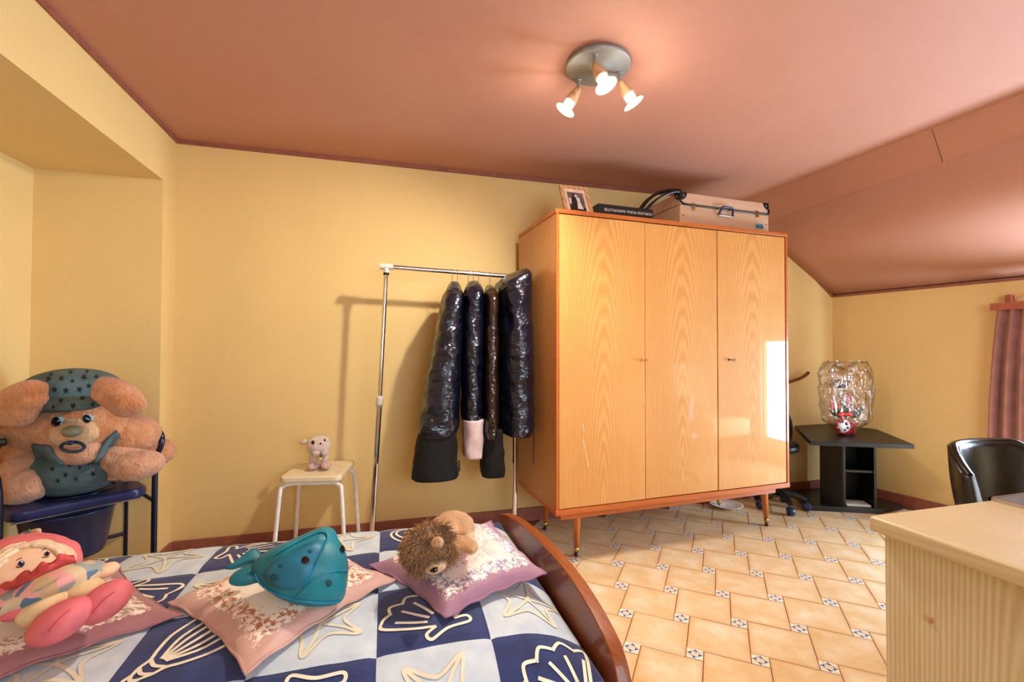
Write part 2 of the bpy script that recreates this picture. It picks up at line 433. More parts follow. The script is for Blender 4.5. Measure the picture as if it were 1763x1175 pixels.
def insert_mesh():
    h = B_ / 2 - g; mb = MB(); mb.prism([(-h, -h), (h, -h), (h, h), (-h, h)], -.0045, -.0004)
    mb.f.pop(1); mb.sm.pop(1); mb.mi.pop(1); mb.mi = [0] * len(mb.f)
    a = h * .44
    def q(pts, mi, z=0): mb.add([(x, y, z) for x, y in pts], [list(range(len(pts)))], False, mi)
    q([(-a, -a), (a, -a), (a, a), (-a, a)], 1)
    for sx_, sy_ in ((-1, -1), (1, -1), (1, 1), (-1, 1)): q([(sx_ * a, sy_ * a), (sx_ * h, sy_ * a), (sx_ * h, sy_ * h), (sx_ * a, sy_ * h)], 4)
    for k in range(4):
        c, s = round(math.cos(k * PI / 2)), round(math.sin(k * PI / 2)); R = lambda x, y: (x * c - y * s, x * s + y * c)
        q([R(-a, a), R(-a, h), R(0, h)], 0); q([R(a, a), R(a, h), R(0, h)], 0)
        q([R(-a, a), R(0, h), R(0, a)], 2); q([R(0, a), R(0, h), R(a, a)], 3)
        mb.add([(*R(-a - .0004, a), .0002), (*R(-a + .0004, a), .0002), (*R(-a + .0004, h), .0002), (*R(-a - .0004, h), .0002)], [(0, 1, 2, 3)], False, 3)
    return mb
ins = insert_mesh()
e1 = Vector((math.cos(LA), math.sin(LA), 0)) * SL; e2 = Vector((-math.sin(LA), math.cos(LA), 0)) * SL
tx = Vector((math.cos(PH), math.sin(PH), 0)); ty = Vector((-math.sin(PH), math.cos(PH), 0))
slots_b = []; slots_i = []
for i in range(-30, 31):
    for j in range(-30, 31):
        p = O_ + e1 * i + e2 * j; q = p + tx * (-A_ / 2 - B_ / 2) + ty * (A_ / 2 - B_ / 2)
        for lst, c, r in ((slots_i, p, .0), (slots_b, q, .08)):
            if RY + .02 < c.y < .05 and -.6 < c.x < 4.62 + .186 * -c.y + .03: lst.append(c)
def inview(c):
    d = c - CAM; D = d.dot(CW)
    if D < .3: return 9
    x = d.dot(CR) / D; return 0 if -.05 < x < 1.2 and c.x > 1.3 and c.y > -2.7 else 3
def lay(slots, mb, name, mats):
    slots.sort(key=lambda c: (inview(c), (c - Vector((2.9, -1.2, 0))).length)); proto = None
    for k, c in enumerate(slots[:290]):
        if proto is None:
            o = mb.build(name, mats, fl); proto = o
        else:
            o = bpy.data.objects.new(name, proto.data); o.parent = fl; COL.objects.link(o)
        o.location = c; o.rotation_euler = (0, 0, PH)
    rest = slots[290:]
    if rest:
        r = MB(); rot = Matrix.Rotation(PH, 3, 'Z')
        for c in rest:
            k = len(r.v); r.v += [rot @ v + c for v in mb.v]; r.f += [[i + k for i in f] for f in mb.f]; r.sm += mb.sm; r.mi += mb.mi
        tag(r.build('floor_tiles_far' if name == 'tile' else 'insert_tiles_far', mats, fl), kind='stuff')
lay(slots_b, big, 'tile', [M_tile]); lay(slots_i, ins, 'insert_tile', [M_iw, M_ic, M_ib, M_id, M_iy])
# ------------------------------------------------------------------ wardrobe
M_door = wood('honey_veneer', '#D69C54', '#C0823E', 26, .10, .6, 'z', 3.0, .6, True, (0, 0, .03), .26)
M_case = wood('cherry_case', '#C88A50', '#A96A38', 40, .06, .33, 'z', 3, .4)
M_edge = wood('orange_edge', '#C87438', '#AE5A26', 16, .08, .35, 'x', 3, .3, bw=.1)
M_leg = wood('wood_leg', '#C87838', '#9E5420', 18, .1, .35, 'z', 2, .3)
M_dark = simple('painted_gap_shade', '#120A06', .9)
WA = math.radians(3); WP = Vector((1.939, -.683, 0)); WW, WD = 1.561, .572
WU = Vector((math.cos(WA), math.sin(WA), 0)); WV = Vector((-math.sin(WA), math.cos(WA), 0))
def wloc(x, y, z): return WP + WU * x + WV * y + Vector((0, 0, z))
wr = thing('wardrobe', 'large three-door honey veneer wardrobe on tapered legs against the yellow wall', 'wardrobe', WP, WA)
ZB, ZT = .277, 1.842
b = MB(); b.box((0, .006, ZB), (.018, WD, ZT - .022)); b.build('side_panel', M_case, wr)
b = MB(); b.box((WW - .018, .006, ZB), (WW, WD, ZT - .022)); b.build('side_panel', M_case, wr)
MB().box((-.004, -.004, ZT - .022), (WW + .004, WD, ZT)).build('top_panel', M_edge, wr, bevel=.002)
MB().box((-.004, -.006, ZB - .003), (WW + .004, WD, ZB + .024)).build('bottom_rail', M_edge, wr, bevel=.002)
MB().box((.018, WD - .012, ZB + .024), (WW - .018, WD, ZT - .022)).build('back_panel', M_case, wr)
MB().box((.018, .024, ZB + .024), (WW - .018, .03, ZT - .022)).build('gap_shade_sheet', M_dark, wr)  # near-black sheet behind the doors, paints the shade in their gaps
b = MB(); b.box((.05, .05, ZB - .048), (WW - .05, .075, ZB - .003)); b.box((.05, WD - .075, ZB - .048), (WW - .05, WD - .05, ZB - .003)); b.box((.05, .075, ZB - .048), (.075, WD - .075, ZB - .003)); b.box((WW - .075, .075, ZB - .048), (WW - .05, WD - .075, ZB - .003))
b.build('base_frame', M_edge, wr)
MB().box((.0, -.004, ZB + .024), (.013, .006, ZT - .022)).build('front_stile', M_edge, wr)
MB().box((WW - .013, -.004, ZB + .024), (WW, .006, ZT - .022)).build('front_stile', M_edge, wr)
for k, (x0, x1, kx) in enumerate(((.018, .530, .502), (.535, 1.0225, None), (1.0275, 1.542, 1.106))):
    c = ((x0 + x1) / 2, .012, .55)
    d = MB().box((x0, .0 if k != 1 else .003, ZB + .028), (x1, .022, ZT - .027)).build('door', M_door, wr, bevel=.0015, origin=c)
    if kx:
        kb = MB(); z = 1.062 if k == 0 else 1.06
        kb.lathe([(.007, 0), (.007, .003), (.003, .004)], (kx - c[0], -.0115, z - c[2]), (0, -1, 0), 14)
        kb.tube([(kx - c[0], -.012, z - c[2]), (kx - c[0], -.034, z - c[2])], .0022, 8)
        s = 1
        kb.tube(smooth_pts([(kx - c[0] + .002, -.034, z - c[2]), (kx - c[0] + .012, -.036, z - c[2] + .006), (kx - c[0] + .026, -.036, z - c[2] - .001), (kx - c[0] + .012, -.036, z - c[2] - .007)], 4, True), .002, 6, True)
        kb.build('key', M_brass if k == 0 else M_black, d)
M_scratch = simple('scratch', '#F3DDB4', .6)
sb = MB()
for a, bq in (((.150, .735), (.158, .69)), ((.152, .655), (.165, .59)), ((.166, .585), (.185, .505))):
    x0, z0 = a; x1, z1 = bq; sb = MB(); sb.add([(x0, -.0008, z0), (x0 + .0025, -.0008, z0), (x1 + .0025, -.0008, z1), (x1, -.0008, z1)], [(0, 1, 2, 3)])
    sb.build('door_scratch', M_scratch, wr)
for (tx_, ty_, sx_, sy_) in ((.171, .115, 1, 1), (1.511, .117, -1, 1), (.148, .50, 1, -1), (1.49, .50, -1, -1)):
    top = Vector((tx_ + .012 * sx_, ty_ + .012 * sy_, ZB - .003)); bot = Vector((tx_, ty_, .0)); ax = (bot - top)
    L = ax.length
    lg = MB().lathe([(.021, 0), (.024, L * .18), (.013, L * .82)], top, ax, 18).build('leg', M_leg, wr)
    MB().lathe([(.0135, L * .82), (.0125, L * .92)], top, ax, 16).build('ferrule', M_brass, lg)
    MB().lathe([(.008, L * .92), (.007, L * .955), (.012, L * .96), (.011, L * 1.0)], top, ax, 16).build('foot', M_black, lg)
# thin dark cord hanging on the wardrobe side
MB().tube(smooth_pts([wloc(-.006, .30, 1.0), wloc(-.007, .305, .8), wloc(-.006, .295, .62), wloc(-.007, .30, .47)], 6), .0025, 6).build('hanging_cord', M_black)
tag(bpy.data.objects['hanging_cord'], 'thin black cord hanging down the left side of the wardrobe', 'cord')
# ------------------------------------------------------------------ bed
M_board = wood('bed_board_wood', '#A45C2E', '#80411C', 34, .08, .4, 'y', 2.0, .25, bw=.1)
BR = thing('bed_frame', 'dark reddish wooden bed frame with curved end board', 'bed', (.54, -1.45, 0))
def board(name, x0, x1, lift=0):
    top = [(-.915, .385), (-.95, .412), (-1.1, .452), (-1.3, .485), (-1.5, .503), (-1.65, .508), (-1.78, .497), (-1.88, .474), (-1.94, .447), (-1.972, .40)]
    pts = [Vector((0, y, z + lift)) for y, z in top]; pts = smooth_pts(pts, 5)
    poly = [(p.y, p.z) for p in pts] + [(-1.985, .33), (-1.985, .06), (-.905, .06), (-.905, .33)]
    n = len(poly); mb = MB()
    mb.add([(x0, y, z) for y, z in poly] + [(x1, y, z) for y, z in poly], [list(range(n)), list(range(n, 2 * n))[::-1]] + [(i, (i + 1) % n, n + (i + 1) % n, n + i) for i in range(n)])
    return mb.build(name, M_board, BR, world=True, bevel=.004)
board('end_board', 1.585, 1.62); board('end_board', -.515, -.48, .1)
for y0 in (-.955, -1.975):
    MB().box((-.48, y0, .2), (1.585, y0 + .025, .34)).build('side_rail', M_board, BR, world=True, bevel=.003)
for x in (1.59, -.51):
    for y in (-.93, -1.96): MB().box((x, y - .02, 0), (x + .028, y + .02, .06)).build('leg', M_board, BR, world=True)
MB().box((-.48, -1.94, .22), (1.58, -.96, .24)).build('slat_base', M_board, BR, world=True)
mt = tag(MB().box((-.475, -1.94, .242), (1.575, -.965, .375)).build('mattress', M_white, bevel=.03), 'white mattress under the blue patchwork quilt', 'mattress')
X0, X1, Y0, Y1 = -.47, 1.572, -1.95, -.98
SQX, SQY, CX0, CY0 = .256, .246, 1.088, -1.563
def bedz(x, y):
    v = (y + 1.465) / .485; u = (x - .55) / 1.022
    z = .388 + .078 * max(0, 1 - abs(v) ** 5) * max(0, 1 - max(0, u) ** 14)
    z += .006 * noise.noise(Vector((x * 5, y * 5, 0))) + .003 * noise.noise(Vector((x * 16, y * 13, 3)))
    fx = ((x - CX0) / SQX) % 1; fy = ((y - CY0) / SQY) % 1
    dx = min(fx, 1 - fx) * SQX; dy = min(fy, 1 - fy) * SQY
    return z - .004 * math.exp(-(dx / .008) ** 2) - .004 * math.exp(-(dy / .008) ** 2)
N = NT('patchwork_quilt'); tc = N.n('ShaderNodeTexCoord'); s3 = N.n('ShaderNodeSeparateXYZ')
DUVO = Vector((.55, -1.465, .25)); N.l(tc.outputs['Object'], s3.inputs[0])
nzw = N.noise(tc.outputs['Object'], 3, 1)
fx = N.math('FLOOR', N.math('DIVIDE', N.math('ADD', s3.outputs[0], DUVO.x - CX0 + 10 * SQX), SQX))
fy = N.math('FLOOR', N.math('DIVIDE', N.math('ADD', s3.outputs[1], DUVO.y - CY0 + 12 * SQY), SQY))
par = N.math('MODULO', N.math('ADD', fx, fy), 2)
nz = N.noise(tc.outputs['Object'], 18, 4)
dk = N.ramp(nz, [(.3, lin('#152254')), (.7, lin('#21326C'))]); lt = N.ramp(nz, [(.3, lin('#B3C2D2')), (.7, lin('#CBD6DE'))])
N.set(N.mix(par, lt, dk), .85, 0, Sheen_Weight=.2)
N.bump(N.math('ADD', N.noise(tc.outputs['Object'], 25, 3), N.math('MULTIPLY', N.noise(tc.outputs['Object'], 400, 2), .15)), .25, .01)
M_quilt = N.m
qm = MB(); nx, ny = 180, 96
for j in range(ny + 1):
    for i in range(nx + 1):
        x = X0 + (X1 - X0) * i / nx; y = Y0 + (Y1 - Y0) * j / ny; qm.v.append(Vector((x, y, bedz(x, y))))
for j in range(ny):
    for i in range(nx): k = j * (nx + 1) + i; qm.f.append([k, k + 1, k + nx + 2, k + nx + 1]); qm.sm.append(True); qm.mi.append(0)
bd = [i for i in range(nx + 1)] + [j * (nx + 1) + nx for j in range(1, ny + 1)] + [ny * (nx + 1) + i for i in range(nx - 1, -1, -1)] + [j * (nx + 1) for j in range(ny - 1, 0, -1)]
k0 = len(qm.v); qm.v += [Vector((qm.v[i].x, qm.v[i].y, .378)) for i in bd]; L = len(bd)
for a in range(L): qm.f.append([bd[a], k0 + a, k0 + (a + 1) % L, bd[(a + 1) % L]]); qm.sm.append(True); qm.mi.append(0)
duvet = thing('quilt', 'blue and pale grey patchwork quilt printed with seashells', 'quilt', DUVO)
qs = qm.build('quilt_cover', M_quilt, duvet, world=True)
M_line_d = simple('cream_print', '#EFE6CE', .8); M_line_l = simple('pale_yellow_print', '#DED8BE', .8)
def T(pts, rot, flip=1):
    c, s = math.cos(rot), math.sin(rot); return [(flip * x * c - y * s, flip * x * s + y * c) for x, y in pts]
def arc(cx, cy, r, a0, a1, n=12, ry=None):
    ry = ry or r; return [(cx + r * math.cos(math.radians(a0 + (a1 - a0) * k / n)), cy + ry * math.sin(math.radians(a0 + (a1 - a0) * k / n))) for k in range(n + 1)]
def scallop():
    L = []; out = [(-.10, -.30)]
    for k in range(6):
        a0 = 155 - k * 22; a1 = a0 - 22
        p = lambda a, r: (r * math.cos(math.radians(a)), -.28 + r * math.sin(math.radians(a)))
        out += [p(a0, .55), p((a0 + a1) / 2, .62), p(a1, .555)]
    out.append((.10, -.30)); L.append(out)
    for k in range(6):
        a = math.radians(146 - k * 22); L.append([(.16 * math.cos(a), -.28 + .16 * math.sin(a)), (.47 * math.cos(a), -.28 + .47 * math.sin(a))])
    L.append([(-.10, -.30), (-.22, -.34), (-.2, -.42), (0, -.38), (.2, -.42), (.22, -.34), (.10, -.30)]); return L
def conch():
    def ax(u, v): return (-.40 + u * .62 - v * .72, -.42 + u * .74 + v * .62)
    L = [[ax(.02, 0), ax(.05, .045), ax(.13, .06), ax(.2, .10), ax(.3, .12), ax(.4, .19), ax(.6, .30), ax(.85, .34), ax(1.0, .28)],
         [ax(.02, 0), ax(.05, -.045), ax(.13, -.06), ax(.2, -.10), ax(.3, -.12), ax(.4, -.19), ax(.6, -.30), ax(.85, -.34), ax(1.0, -.28)]]
    for u, w_ in ((.12, .058), (.2, .10), (.3, .12)): L.append([ax(u, w_), ax(u - .035, 0), ax(u, -w_)])
    for k in (-2, -1, 0, 1, 2): L.append([ax(.34, k * .018), ax(.6, k * .085), ax(.98, k * .105)])
    L.append([ax(1.0, .28), ax(1.06, .14), ax(1.07, 0), ax(1.06, -.14), ax(1.0, -.28)]); return L
def starfish():
    o = [];
    for k in range(10):
        a = math.radians(90 + k * 36 + 8); r = .43 if k % 2 == 0 else .21; o.append((r * math.cos(a), r * math.sin(a)))
    L = [smooth2(o)]
    for k in range(0, 10, 2): L.append([(0, 0), (o[k][0] * .55 + .02, o[k][1] * .55), o[k]])
    return L
def smooth2(o): return [(p.x, p.y) for p in smooth_pts([(x, y, 0) for x, y in o], 5, True)] + [o[0]]
def fan(): return [[(-.42, -.3), (-.2, .05), (.02, .3), (.38, .36), (.4, .24), (.22, .1), (.25, -.25), (.05, -.2), (-.18, -.25), (-.42, -.3)], [(.02, .3), (-.02, .1), (.2, -.1), (.25, -.25)], [(-.3, -.25), (-.1, -.02), (-.02, .1)]]
def rose():
    L = [arc(0, .05, .36, 0, 360, 24, .3), arc(.06, .05, .24, -40, 250, 18, .2), arc(.04, .04, .12, -200, 90, 14, .1)]
    L.append([(-.4, -.1), (-.3, -.3), (0, -.38), (.35, -.3)]); return L
motifs = [scallop, conch, rose, scallop]; lmotifs = [starfish, fan, starfish, fan]
def ribbon(poly, wdt, mb):
    pts = [Vector((x, y, 0)) for x, y in poly]
    if len(pts) > 2: pts = smooth_pts(pts, 5)
    out = []
    for a, b in zip(pts, pts[1:]):
        m = max(1, int((b - a).length / .012))
        for t in range(m): out.append(a.lerp(b, t / m))
    out.append(pts[-1]); vs = []
    for i, p in enumerate(out):
        t = (out[min(i + 1, len(out) - 1)] - out[max(i - 1, 0)]).normalized(); nrm = Vector((-t.y, t.x, 0)) * wdt / 2
        for q in (p + nrm, p, p - nrm): vs.append((q.x, q.y, bedz(q.x, q.y) + .0022))
    fs = []
    for i in range(len(out) - 1): fs += [(3 * i, 3 * i + 3, 3 * i + 4, 3 * i + 1), (3 * i + 1, 3 * i + 4, 3 * i + 5, 3 * i + 2)]
    mb.add(vs, fs, True)
rots = {(0, 0): 1.25, (1, -1): -.35, (-1, -1): .25, (-2, -1): 0, (0, -1): .4, (1, 0): 0}
for i in range(-5, 2):
    for j in range(-2, 3):
        cx = CX0 + (i + .5) * SQX; cy = CY0 + (j + .5) * SQY
        if cx > 1.56 or cx < -.4 or cy > -1.0 or cy < -1.94: continue
        # parity follows the quilt material
        dark = ((i + 10) + (j + 12)) % 2 == 1
        h = (i * 3 + j * 5)
        fn = (motifs if dark else lmotifs)[h % 4]
        if (i, j) in ((0, -1), (1, -2)): fn = scallop if dark else starfish
        if (i, j) == (0, 1): fn = rose
        rot = rots.get((i, j), (h * 1.7) % 6.28); mb = MB()
        for pl in fn():
            pp = T(pl, rot); pp = [(cx + max(-.47, min(.47, x)) * SQX * .97, cy + max(-.47, min(.47, y)) * SQY * .97) for x, y in pp]
            pp = [(min(x, X1 - .012), max(Y0 + .01, min(Y1 - .01, y))) for x, y in pp]
            ribbon(pp, .008 if dark else .008, mb)
        mb.build('shell_print', M_line_d if dark else M_line_l, duvet, world=True, recalc=False)
# ------------------------------------------------------------------ things on the wardrobe
M_pale = wood('pale_case_veneer', '#D3AE90', '#C39B7C', 10, .1, .5, 'x', 3, 0, bw=.15)
M_leather = simple('black_leather', '#101012', .35, bump=.3, bscale=120)
M_steel = simple('steel', '#C9CACC', .25, 1, var=.03)
sc_ = thing('suitcase', 'pale wooden suitcase with black corners on the wardrobe', 'suitcase', wloc(.845, .1, ZT), WA)
SW, SD, SH = .682, .37, .215
MB().box((0, 0, .002), (SW, SD, SH - .075)).build('case_body', M_pale, sc_, bevel=.006)
MB().box((0, 0, SH - .0735), (SW, SD, SH)).build('lid', M_pale, sc_, bevel=.008)
zl = SH - .0745
MB().tube([(-.002, -.002, zl + .02), (.02, -.004, zl + .004), (.06, -.004, zl), (SW - .03, -.004, zl), (SW - .004, -.004, zl + .004), (SW + .002, -.002, zl + .03)], .006, 8).build('piping', M_leather, sc_)
def corner(xx, zz, sx, sz, rad=.045):
    mb = MB(); n = 9
    arcp = [(0, 0)] + [(rad * math.cos(t * PI / 2 / n), rad * math.sin(t * PI / 2 / n)) for t in range(n + 1)]
    vs = [(xx + sx * a, -.0025, zz + sz * b) for a, b in arcp]; mb.slab(vs, (0, .004, 0))
    vs = [(xx - sx * .0025, a, zz + sz * b) for a, b in arcp]; mb.slab(vs, (sx * .004, 0, 0))
    o = mb.build('corner_guard', M_leather, sc_)
    r = MB(); r.ell((xx + sx * rad * .5, -.003, zz + sz * rad * .45), (Vector((.004, 0, 0)), Vector((0, .003, 0)), Vector((0, 0, .004))), 10, 8).build('rivet', M_steel, o); r = MB()
    r.ell((xx - sx * .003, rad * .5, zz + sz * rad * .45), (Vector((.003, 0, 0)), Vector((0, .004, 0)), Vector((0, 0, .004))), 10, 8)
    r.build('rivet', M_steel, o)
corner(0, SH, 1, -1, .05); corner(SW, SH, -1, -1); corner(SW, 0, -1, 1, .03)
for xx in (.095, .585):
    mb = MB(); mb.box((xx - .011, -.007, zl + .0), (xx + .011, 0, zl + .014)); mb.box((xx - .009, -.008, zl - .03), (xx + .009, 0, zl - .002)); mb.build('latch', M_brass, sc_, bevel=.0015)
M_hnd = simple('dark_blue_handle', '#1E2C46', .25)
MB().tube(smooth_pts([(.275, -.012, zl - .042), (.285, -.022, zl - .008), (.30, -.026, zl + .004), (.355, -.026, zl + .004), (.372, -.022, zl - .008), (.38, -.012, zl - .042)], 5), .0065, 8).build('handle', M_hnd, sc_)
MB().tube([(.278, -.01, zl - .044), (.377, -.01, zl - .044)], .004, 8).build('handle_bar', M_steel, sc_)
M_tag = simple('teal_label', '#3F8FA0', .5); M_ink = simple('dark_ink', '#12222A', .7)
tg = MB().box((.575, -.002, .045), (.635, .0, .075)).build('label_plate', M_tag, sc_)
def text(body, size, mat, parent, loc, rot, name='lettering', ext=.0004, align='CENTER'):
    c = bpy.data.curves.new(name, 'FONT'); c.body = body; c.size = size; c.extrude = ext; c.align_x = align; c.align_y = 'CENTER'
    t = bpy.data.objects.new(name, c); COL.objects.link(t); bpy.context.view_layer.update()
    me = bpy.data.meshes.new_from_object(t.evaluated_get(bpy.context.evaluated_depsgraph_get())); bpy.data.objects.remove(t)
    o = bpy.data.objects.new(name, me); me.materials.append(mat); COL.objects.link(o); o.parent = parent; o.location = loc; o.rotation_euler = rot; return o
text('Made in Italy', .0115, M_ink, tg, (.605, -.0028, .058), (PI / 2, 0, 0))
for xx in (.022, SW - .022): MB().ell((xx, -.001, .075), (Vector((.004, 0, 0)), Vector((0, .003, 0)), Vector((0, 0, .004))), 10, 6).build('stud', M_leather, sc_)
bx = thing('clock_box', 'flat black cardboard box with white lettering beside the suitcase', 'box', wloc(.30, .1, ZT), WA)
MB().box((0, 0, .0005), (.357, .26, .088)).build('carton', simple('black_card', '#0E0E10', .45), bx, bevel=.002)
text('HORLOGE MURAL RADIOPILOTEE', .0205, M_white, bx, (.192, -.0012, .058), (PI / 2, PI, 0))
st = thing('leather_strap', 'black leather strap looped from the box up to the suitcase corner', 'strap', wloc(.64, .16, 1.935), WA)
def band(pts, wdt, th, nm):
    pts = smooth_pts(pts, 6); mb = MB(); vs = []
    for i, p in enumerate(pts):
        t = (pts[min(i + 1, len(pts) - 1)] - pts[max(i - 1, 0)]).normalized(); nn = Vector((0, 1, 0)); up = t.cross(nn).normalized()
        for a, bq in ((-1, -1), (1, -1), (1, 1), (-1, 1)): vs.append(p + nn * a * wdt / 2 + up * bq * th / 2)
    fs = [(4 * i + k, 4 * i + (k + 1) % 4, 4 * i + 4 + (k + 1) % 4, 4 * i + 4 + k) for i in range(len(pts) - 1) for k in range(4)] + [(0, 1, 2, 3), (4 * len(pts) - 4, 4 * len(pts) - 3, 4 * len(pts) - 2, 4 * len(pts) - 1)]
    return mb.add(vs, fs, True).build(nm, M_leather, st, world=True)
band([wloc(.60, .15, 1.935), wloc(.655, .15, 2.0), wloc(.72, .14, 2.045), wloc(.80, .13, 2.066), wloc(.86, .12, 2.066)], .03, .016, 'strap_band')
band([wloc(.625, .12, 1.933), wloc(.68, .12, 1.985), wloc(.74, .115, 2.025), wloc(.80, .11, 2.05), wloc(.842, .11, 2.056)], .03, .014, 'strap_band')
pf = thing('photo_frame', 'small wooden photo frame with black-and-white wedding picture on wardrobe', 'picture frame', wloc(.098, .085, ZT + .004), WA)
pfe = bpy.data.objects.new('frame_back', None)
M_fr = wood('frame_wood', '#DDB088', '#C08A58', 20, .1, .4, 'z', 2); M_mat = simple('cream_mat', '#E8CFB4', .8); M_photo = simple('sepia_photo', '#7A625C', .4, var=.25, nscale=18)
FW, FH = .172, .212; tilt = Matrix.Rotation(math.radians(-25), 4, 'X')
def fbox(nm, a, b_, m, parent=None):
    mb = MB().box(a, b_); mb.v = [tilt @ v for v in mb.v]; return mb.build(nm, m, parent or pf)
k = .02
fbox('frame_bar', (0, 0, 0), (k, .016, FH), M_fr); fbox('frame_bar', (FW - k, 0, 0), (FW, .016, FH), M_fr); fbox('frame_bar', (k, 0, 0), (FW - k, .016, k), M_fr); fbox('frame_bar', (k, 0, FH - k), (FW - k, .016, FH), M_fr)
fbox('mat_board', (k, .007, k), (FW - k, .012, FH - k), M_mat); ph = fbox('photograph', (k + .018, .0055, k + .02), (FW - k - .018, .007, FH - k - .024), M_photo)
M_pd = simple('photo_dark', '#1E1614', .5); M_pl = simple('photo_light', '#E6DEDA', .5)
def flat(nm, pts, m, y=.0052):
    mb = MB(); mb.slab([(x, y, z) for x, z in pts], (0, -.0004, 0)); mb.v = [tilt @ v for v in mb.v]; return mb.build(nm, m, ph)
flat('print', [(.038, .04), (.134, .04), (.134, .062), (.038, .072)], M_pd)
flat('print', [(.05, .05), (.082, .05), (.086, .12), (.078, .135), (.064, .135), (.055, .12)], M_pd, .0049)
flat('print', [(.066, .138), (.076, .138), (.078, .15), (.072, .154), (.065, .15)], M_pd, .0049)
flat('print', [(.082, .05), (.118, .05), (.106, .1), (.108, .125), (.098, .136), (.086, .128), (.09, .1)], M_pl, .0046)
flat('print', [(.082, .134), (.094, .136), (.095, .15), (.086, .153), (.08, .146)], M_pl, .0046)
flat('print', [(.04, .085), (.058, .082), (.06, .12), (.042, .125)], M_pl, .005)
sp = MB(); sp.box((FW * .4, 0, 0), (FW * .6, .004, .14)); sp.v = [Matrix.Translation((0, .016, .02)) @ Matrix.Rotation(math.radians(-4), 4, 'X') @ v for v in sp.v]
sp.v = [tilt @ v for v in sp.v]; sp.build('back_strut', M_fr, pf)
# ------------------------------------------------------------------ ceiling lamp
M_nickel = simple('brushed_nickel', '#9A9A96', .55, .5, var=.04); M_cone = wood('lamp_cone_wood', '#D8AE86', '#B98A60', 30, .1, .5, 'z', 1.5)
N = NT('lit_bulb'); em = N.n('ShaderNodeEmission'); em.inputs[0].default_value = (1, .86, .62, 1); em.inputs[1].default_value = 6
N.l(em.outputs[0], N.t.nodes['Material Output'].inputs[0]); M_bulb = N.m
N = NT('reflector_glass'); N.set(lin('#F6D9A0'), .25, 0); N.b.inputs['Emission Color'].default_value = (1, .78, .45, 1); N.b.inputs['Emission Strength'].default_value = .45; M_refl = N.m
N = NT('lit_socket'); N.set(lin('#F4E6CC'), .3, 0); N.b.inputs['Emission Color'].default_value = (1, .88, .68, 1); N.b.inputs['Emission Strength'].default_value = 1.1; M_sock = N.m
LC = Vector((1.905, -1.228, CH))
lp = thing('ceiling_lamp', 'round brushed metal ceiling lamp with three lit spotlights', 'lamp', LC)
MB().lathe([(.118, -.0005), (.126, -.012), (.127, -.02), (.122, -.0235), (.045, -.0235), (.0445, -.0245), (.0, -.025)], LC, (0, 0, 1), 56, cap=False).build('ceiling_plate', M_nickel, lp, world=True)
for (p, head, tip) in (((1.857, -1.302), (1.878, -1.322, 2.133), (1.905, -1.352, 2.095)), ((1.862, -1.138), (1.822, -1.122, 2.127), (1.796, -1.112, 2.094)), ((2.005, -1.228), (2.041, -1.238, 2.134), (2.064, -1.244, 2.090))):
    P = Vector((p[0], p[1], CH - .023)); q = Vector((p[0], p[1], 2.196)); Hd = Vector(head); ax = (Hd - q).normalized(); tp = Vector(tip)
    a = MB(); a.lathe([(.0115, 0), (.0115, -.004), (.0085, -.005)], P, (0, 0, 1), 18); a.tube([P, q], .0078, 14)
    arm = a.build('arm', M_nickel, lp, world=True)
    MB().lathe([(.010, -.004), (.0145, .006), (.025, .056), (.0255, .06), (.02, .061)], q, ax, 24).build('lamp_head', M_cone, lp, world=True)
    e = q + ax * .061
    sk = MB(); prof = []
    for i in range(4): prof += [(.0205, i * .006), (.0225, i * .006 + .002), (.0205, i * .006 + .004)]
    sk.lathe(prof, e, ax, 22).build('socket', M_sock, lp, world=True)
    f0 = e + ax * .022
    rb = MB().lathe([(.016, 0), (.018, .006), (.036, .016), (.0425, .02)], f0, ax, 28, cap=False).build('reflector', M_refl, lp, world=True)
    MB().lathe([(.034, .0195), (.022, .026), (.001, .028)], f0, ax, 28, cap=False).build('bulb_glass', M_bulb, lp, world=True)
    l = bpy.data.lights.new('bulb_light', 'SPOT'); l.energy = BULB_W * (2.8 if p[0] == 1.862 else .8); l.color = BULB_COL; l.shadow_soft_size = .03; l.spot_size = math.radians(160); l.spot_blend = .9
    lo = bpy.data.objects.new('bulb_light', l); COL.objects.link(lo); lo.parent = lp; lo.location = f0 + ax * .045 - LC; lo.rotation_euler = ax.to_track_quat('-Z', 'Y').to_euler()
    l2 = bpy.data.lights.new('bulb_glow', 'POINT'); l2.energy = BULB_W * .05; l2.color = BULB_COL; l2.shadow_soft_size = .035
    lo2 = bpy.data.objects.new('bulb_glow', l2); COL.objects.link(lo2); lo2.parent = lp; lo2.location = f0 + ax * .075 - LC
# ------------------------------------------------------------------ clothes rack and garments
M_cap = simple('grey_plastic', '#D2CCC4', .5)
RK = -.27
rk = thing('clothes_rack', 'chrome clothes rail with grey plastic joints beside the wardrobe', 'clothes rack', (1.45, RK, 0))
Lb, Lm, Lt = Vector((1.035, RK, .07)), Vector((1.073, RK, .835)), Vector((1.103, RK, 1.545))
MB().tube([Lb, Lm], .0145, 14).build('pole', M_chrome, rk, world=True); MB().tube([Lm, Lt], .0115, 14).build('pole', M_chrome, rk, world=True)
MB().tube([(1.838, RK, .07), (1.838, RK, .835)], .0145, 14).build('pole', M_chrome, rk, world=True); MB().tube([(1.838, RK, .835), (1.846, RK, 1.535)], .0115, 14).build('pole', M_chrome, rk, world=True)
MB().lathe([(.0185, -.028), (.019, -.01), (.0175, .0), (.0185, .01), (.0165, .028)], Lm, (Lt - Lb), 16).build('joint_collar', M_cap, rk, world=True)
MB().lathe([(.0185, -.028), (.0165, .028)], (1.838, RK, .835), (0, 0, 1), 16).build('joint_collar', M_cap, rk, world=True)
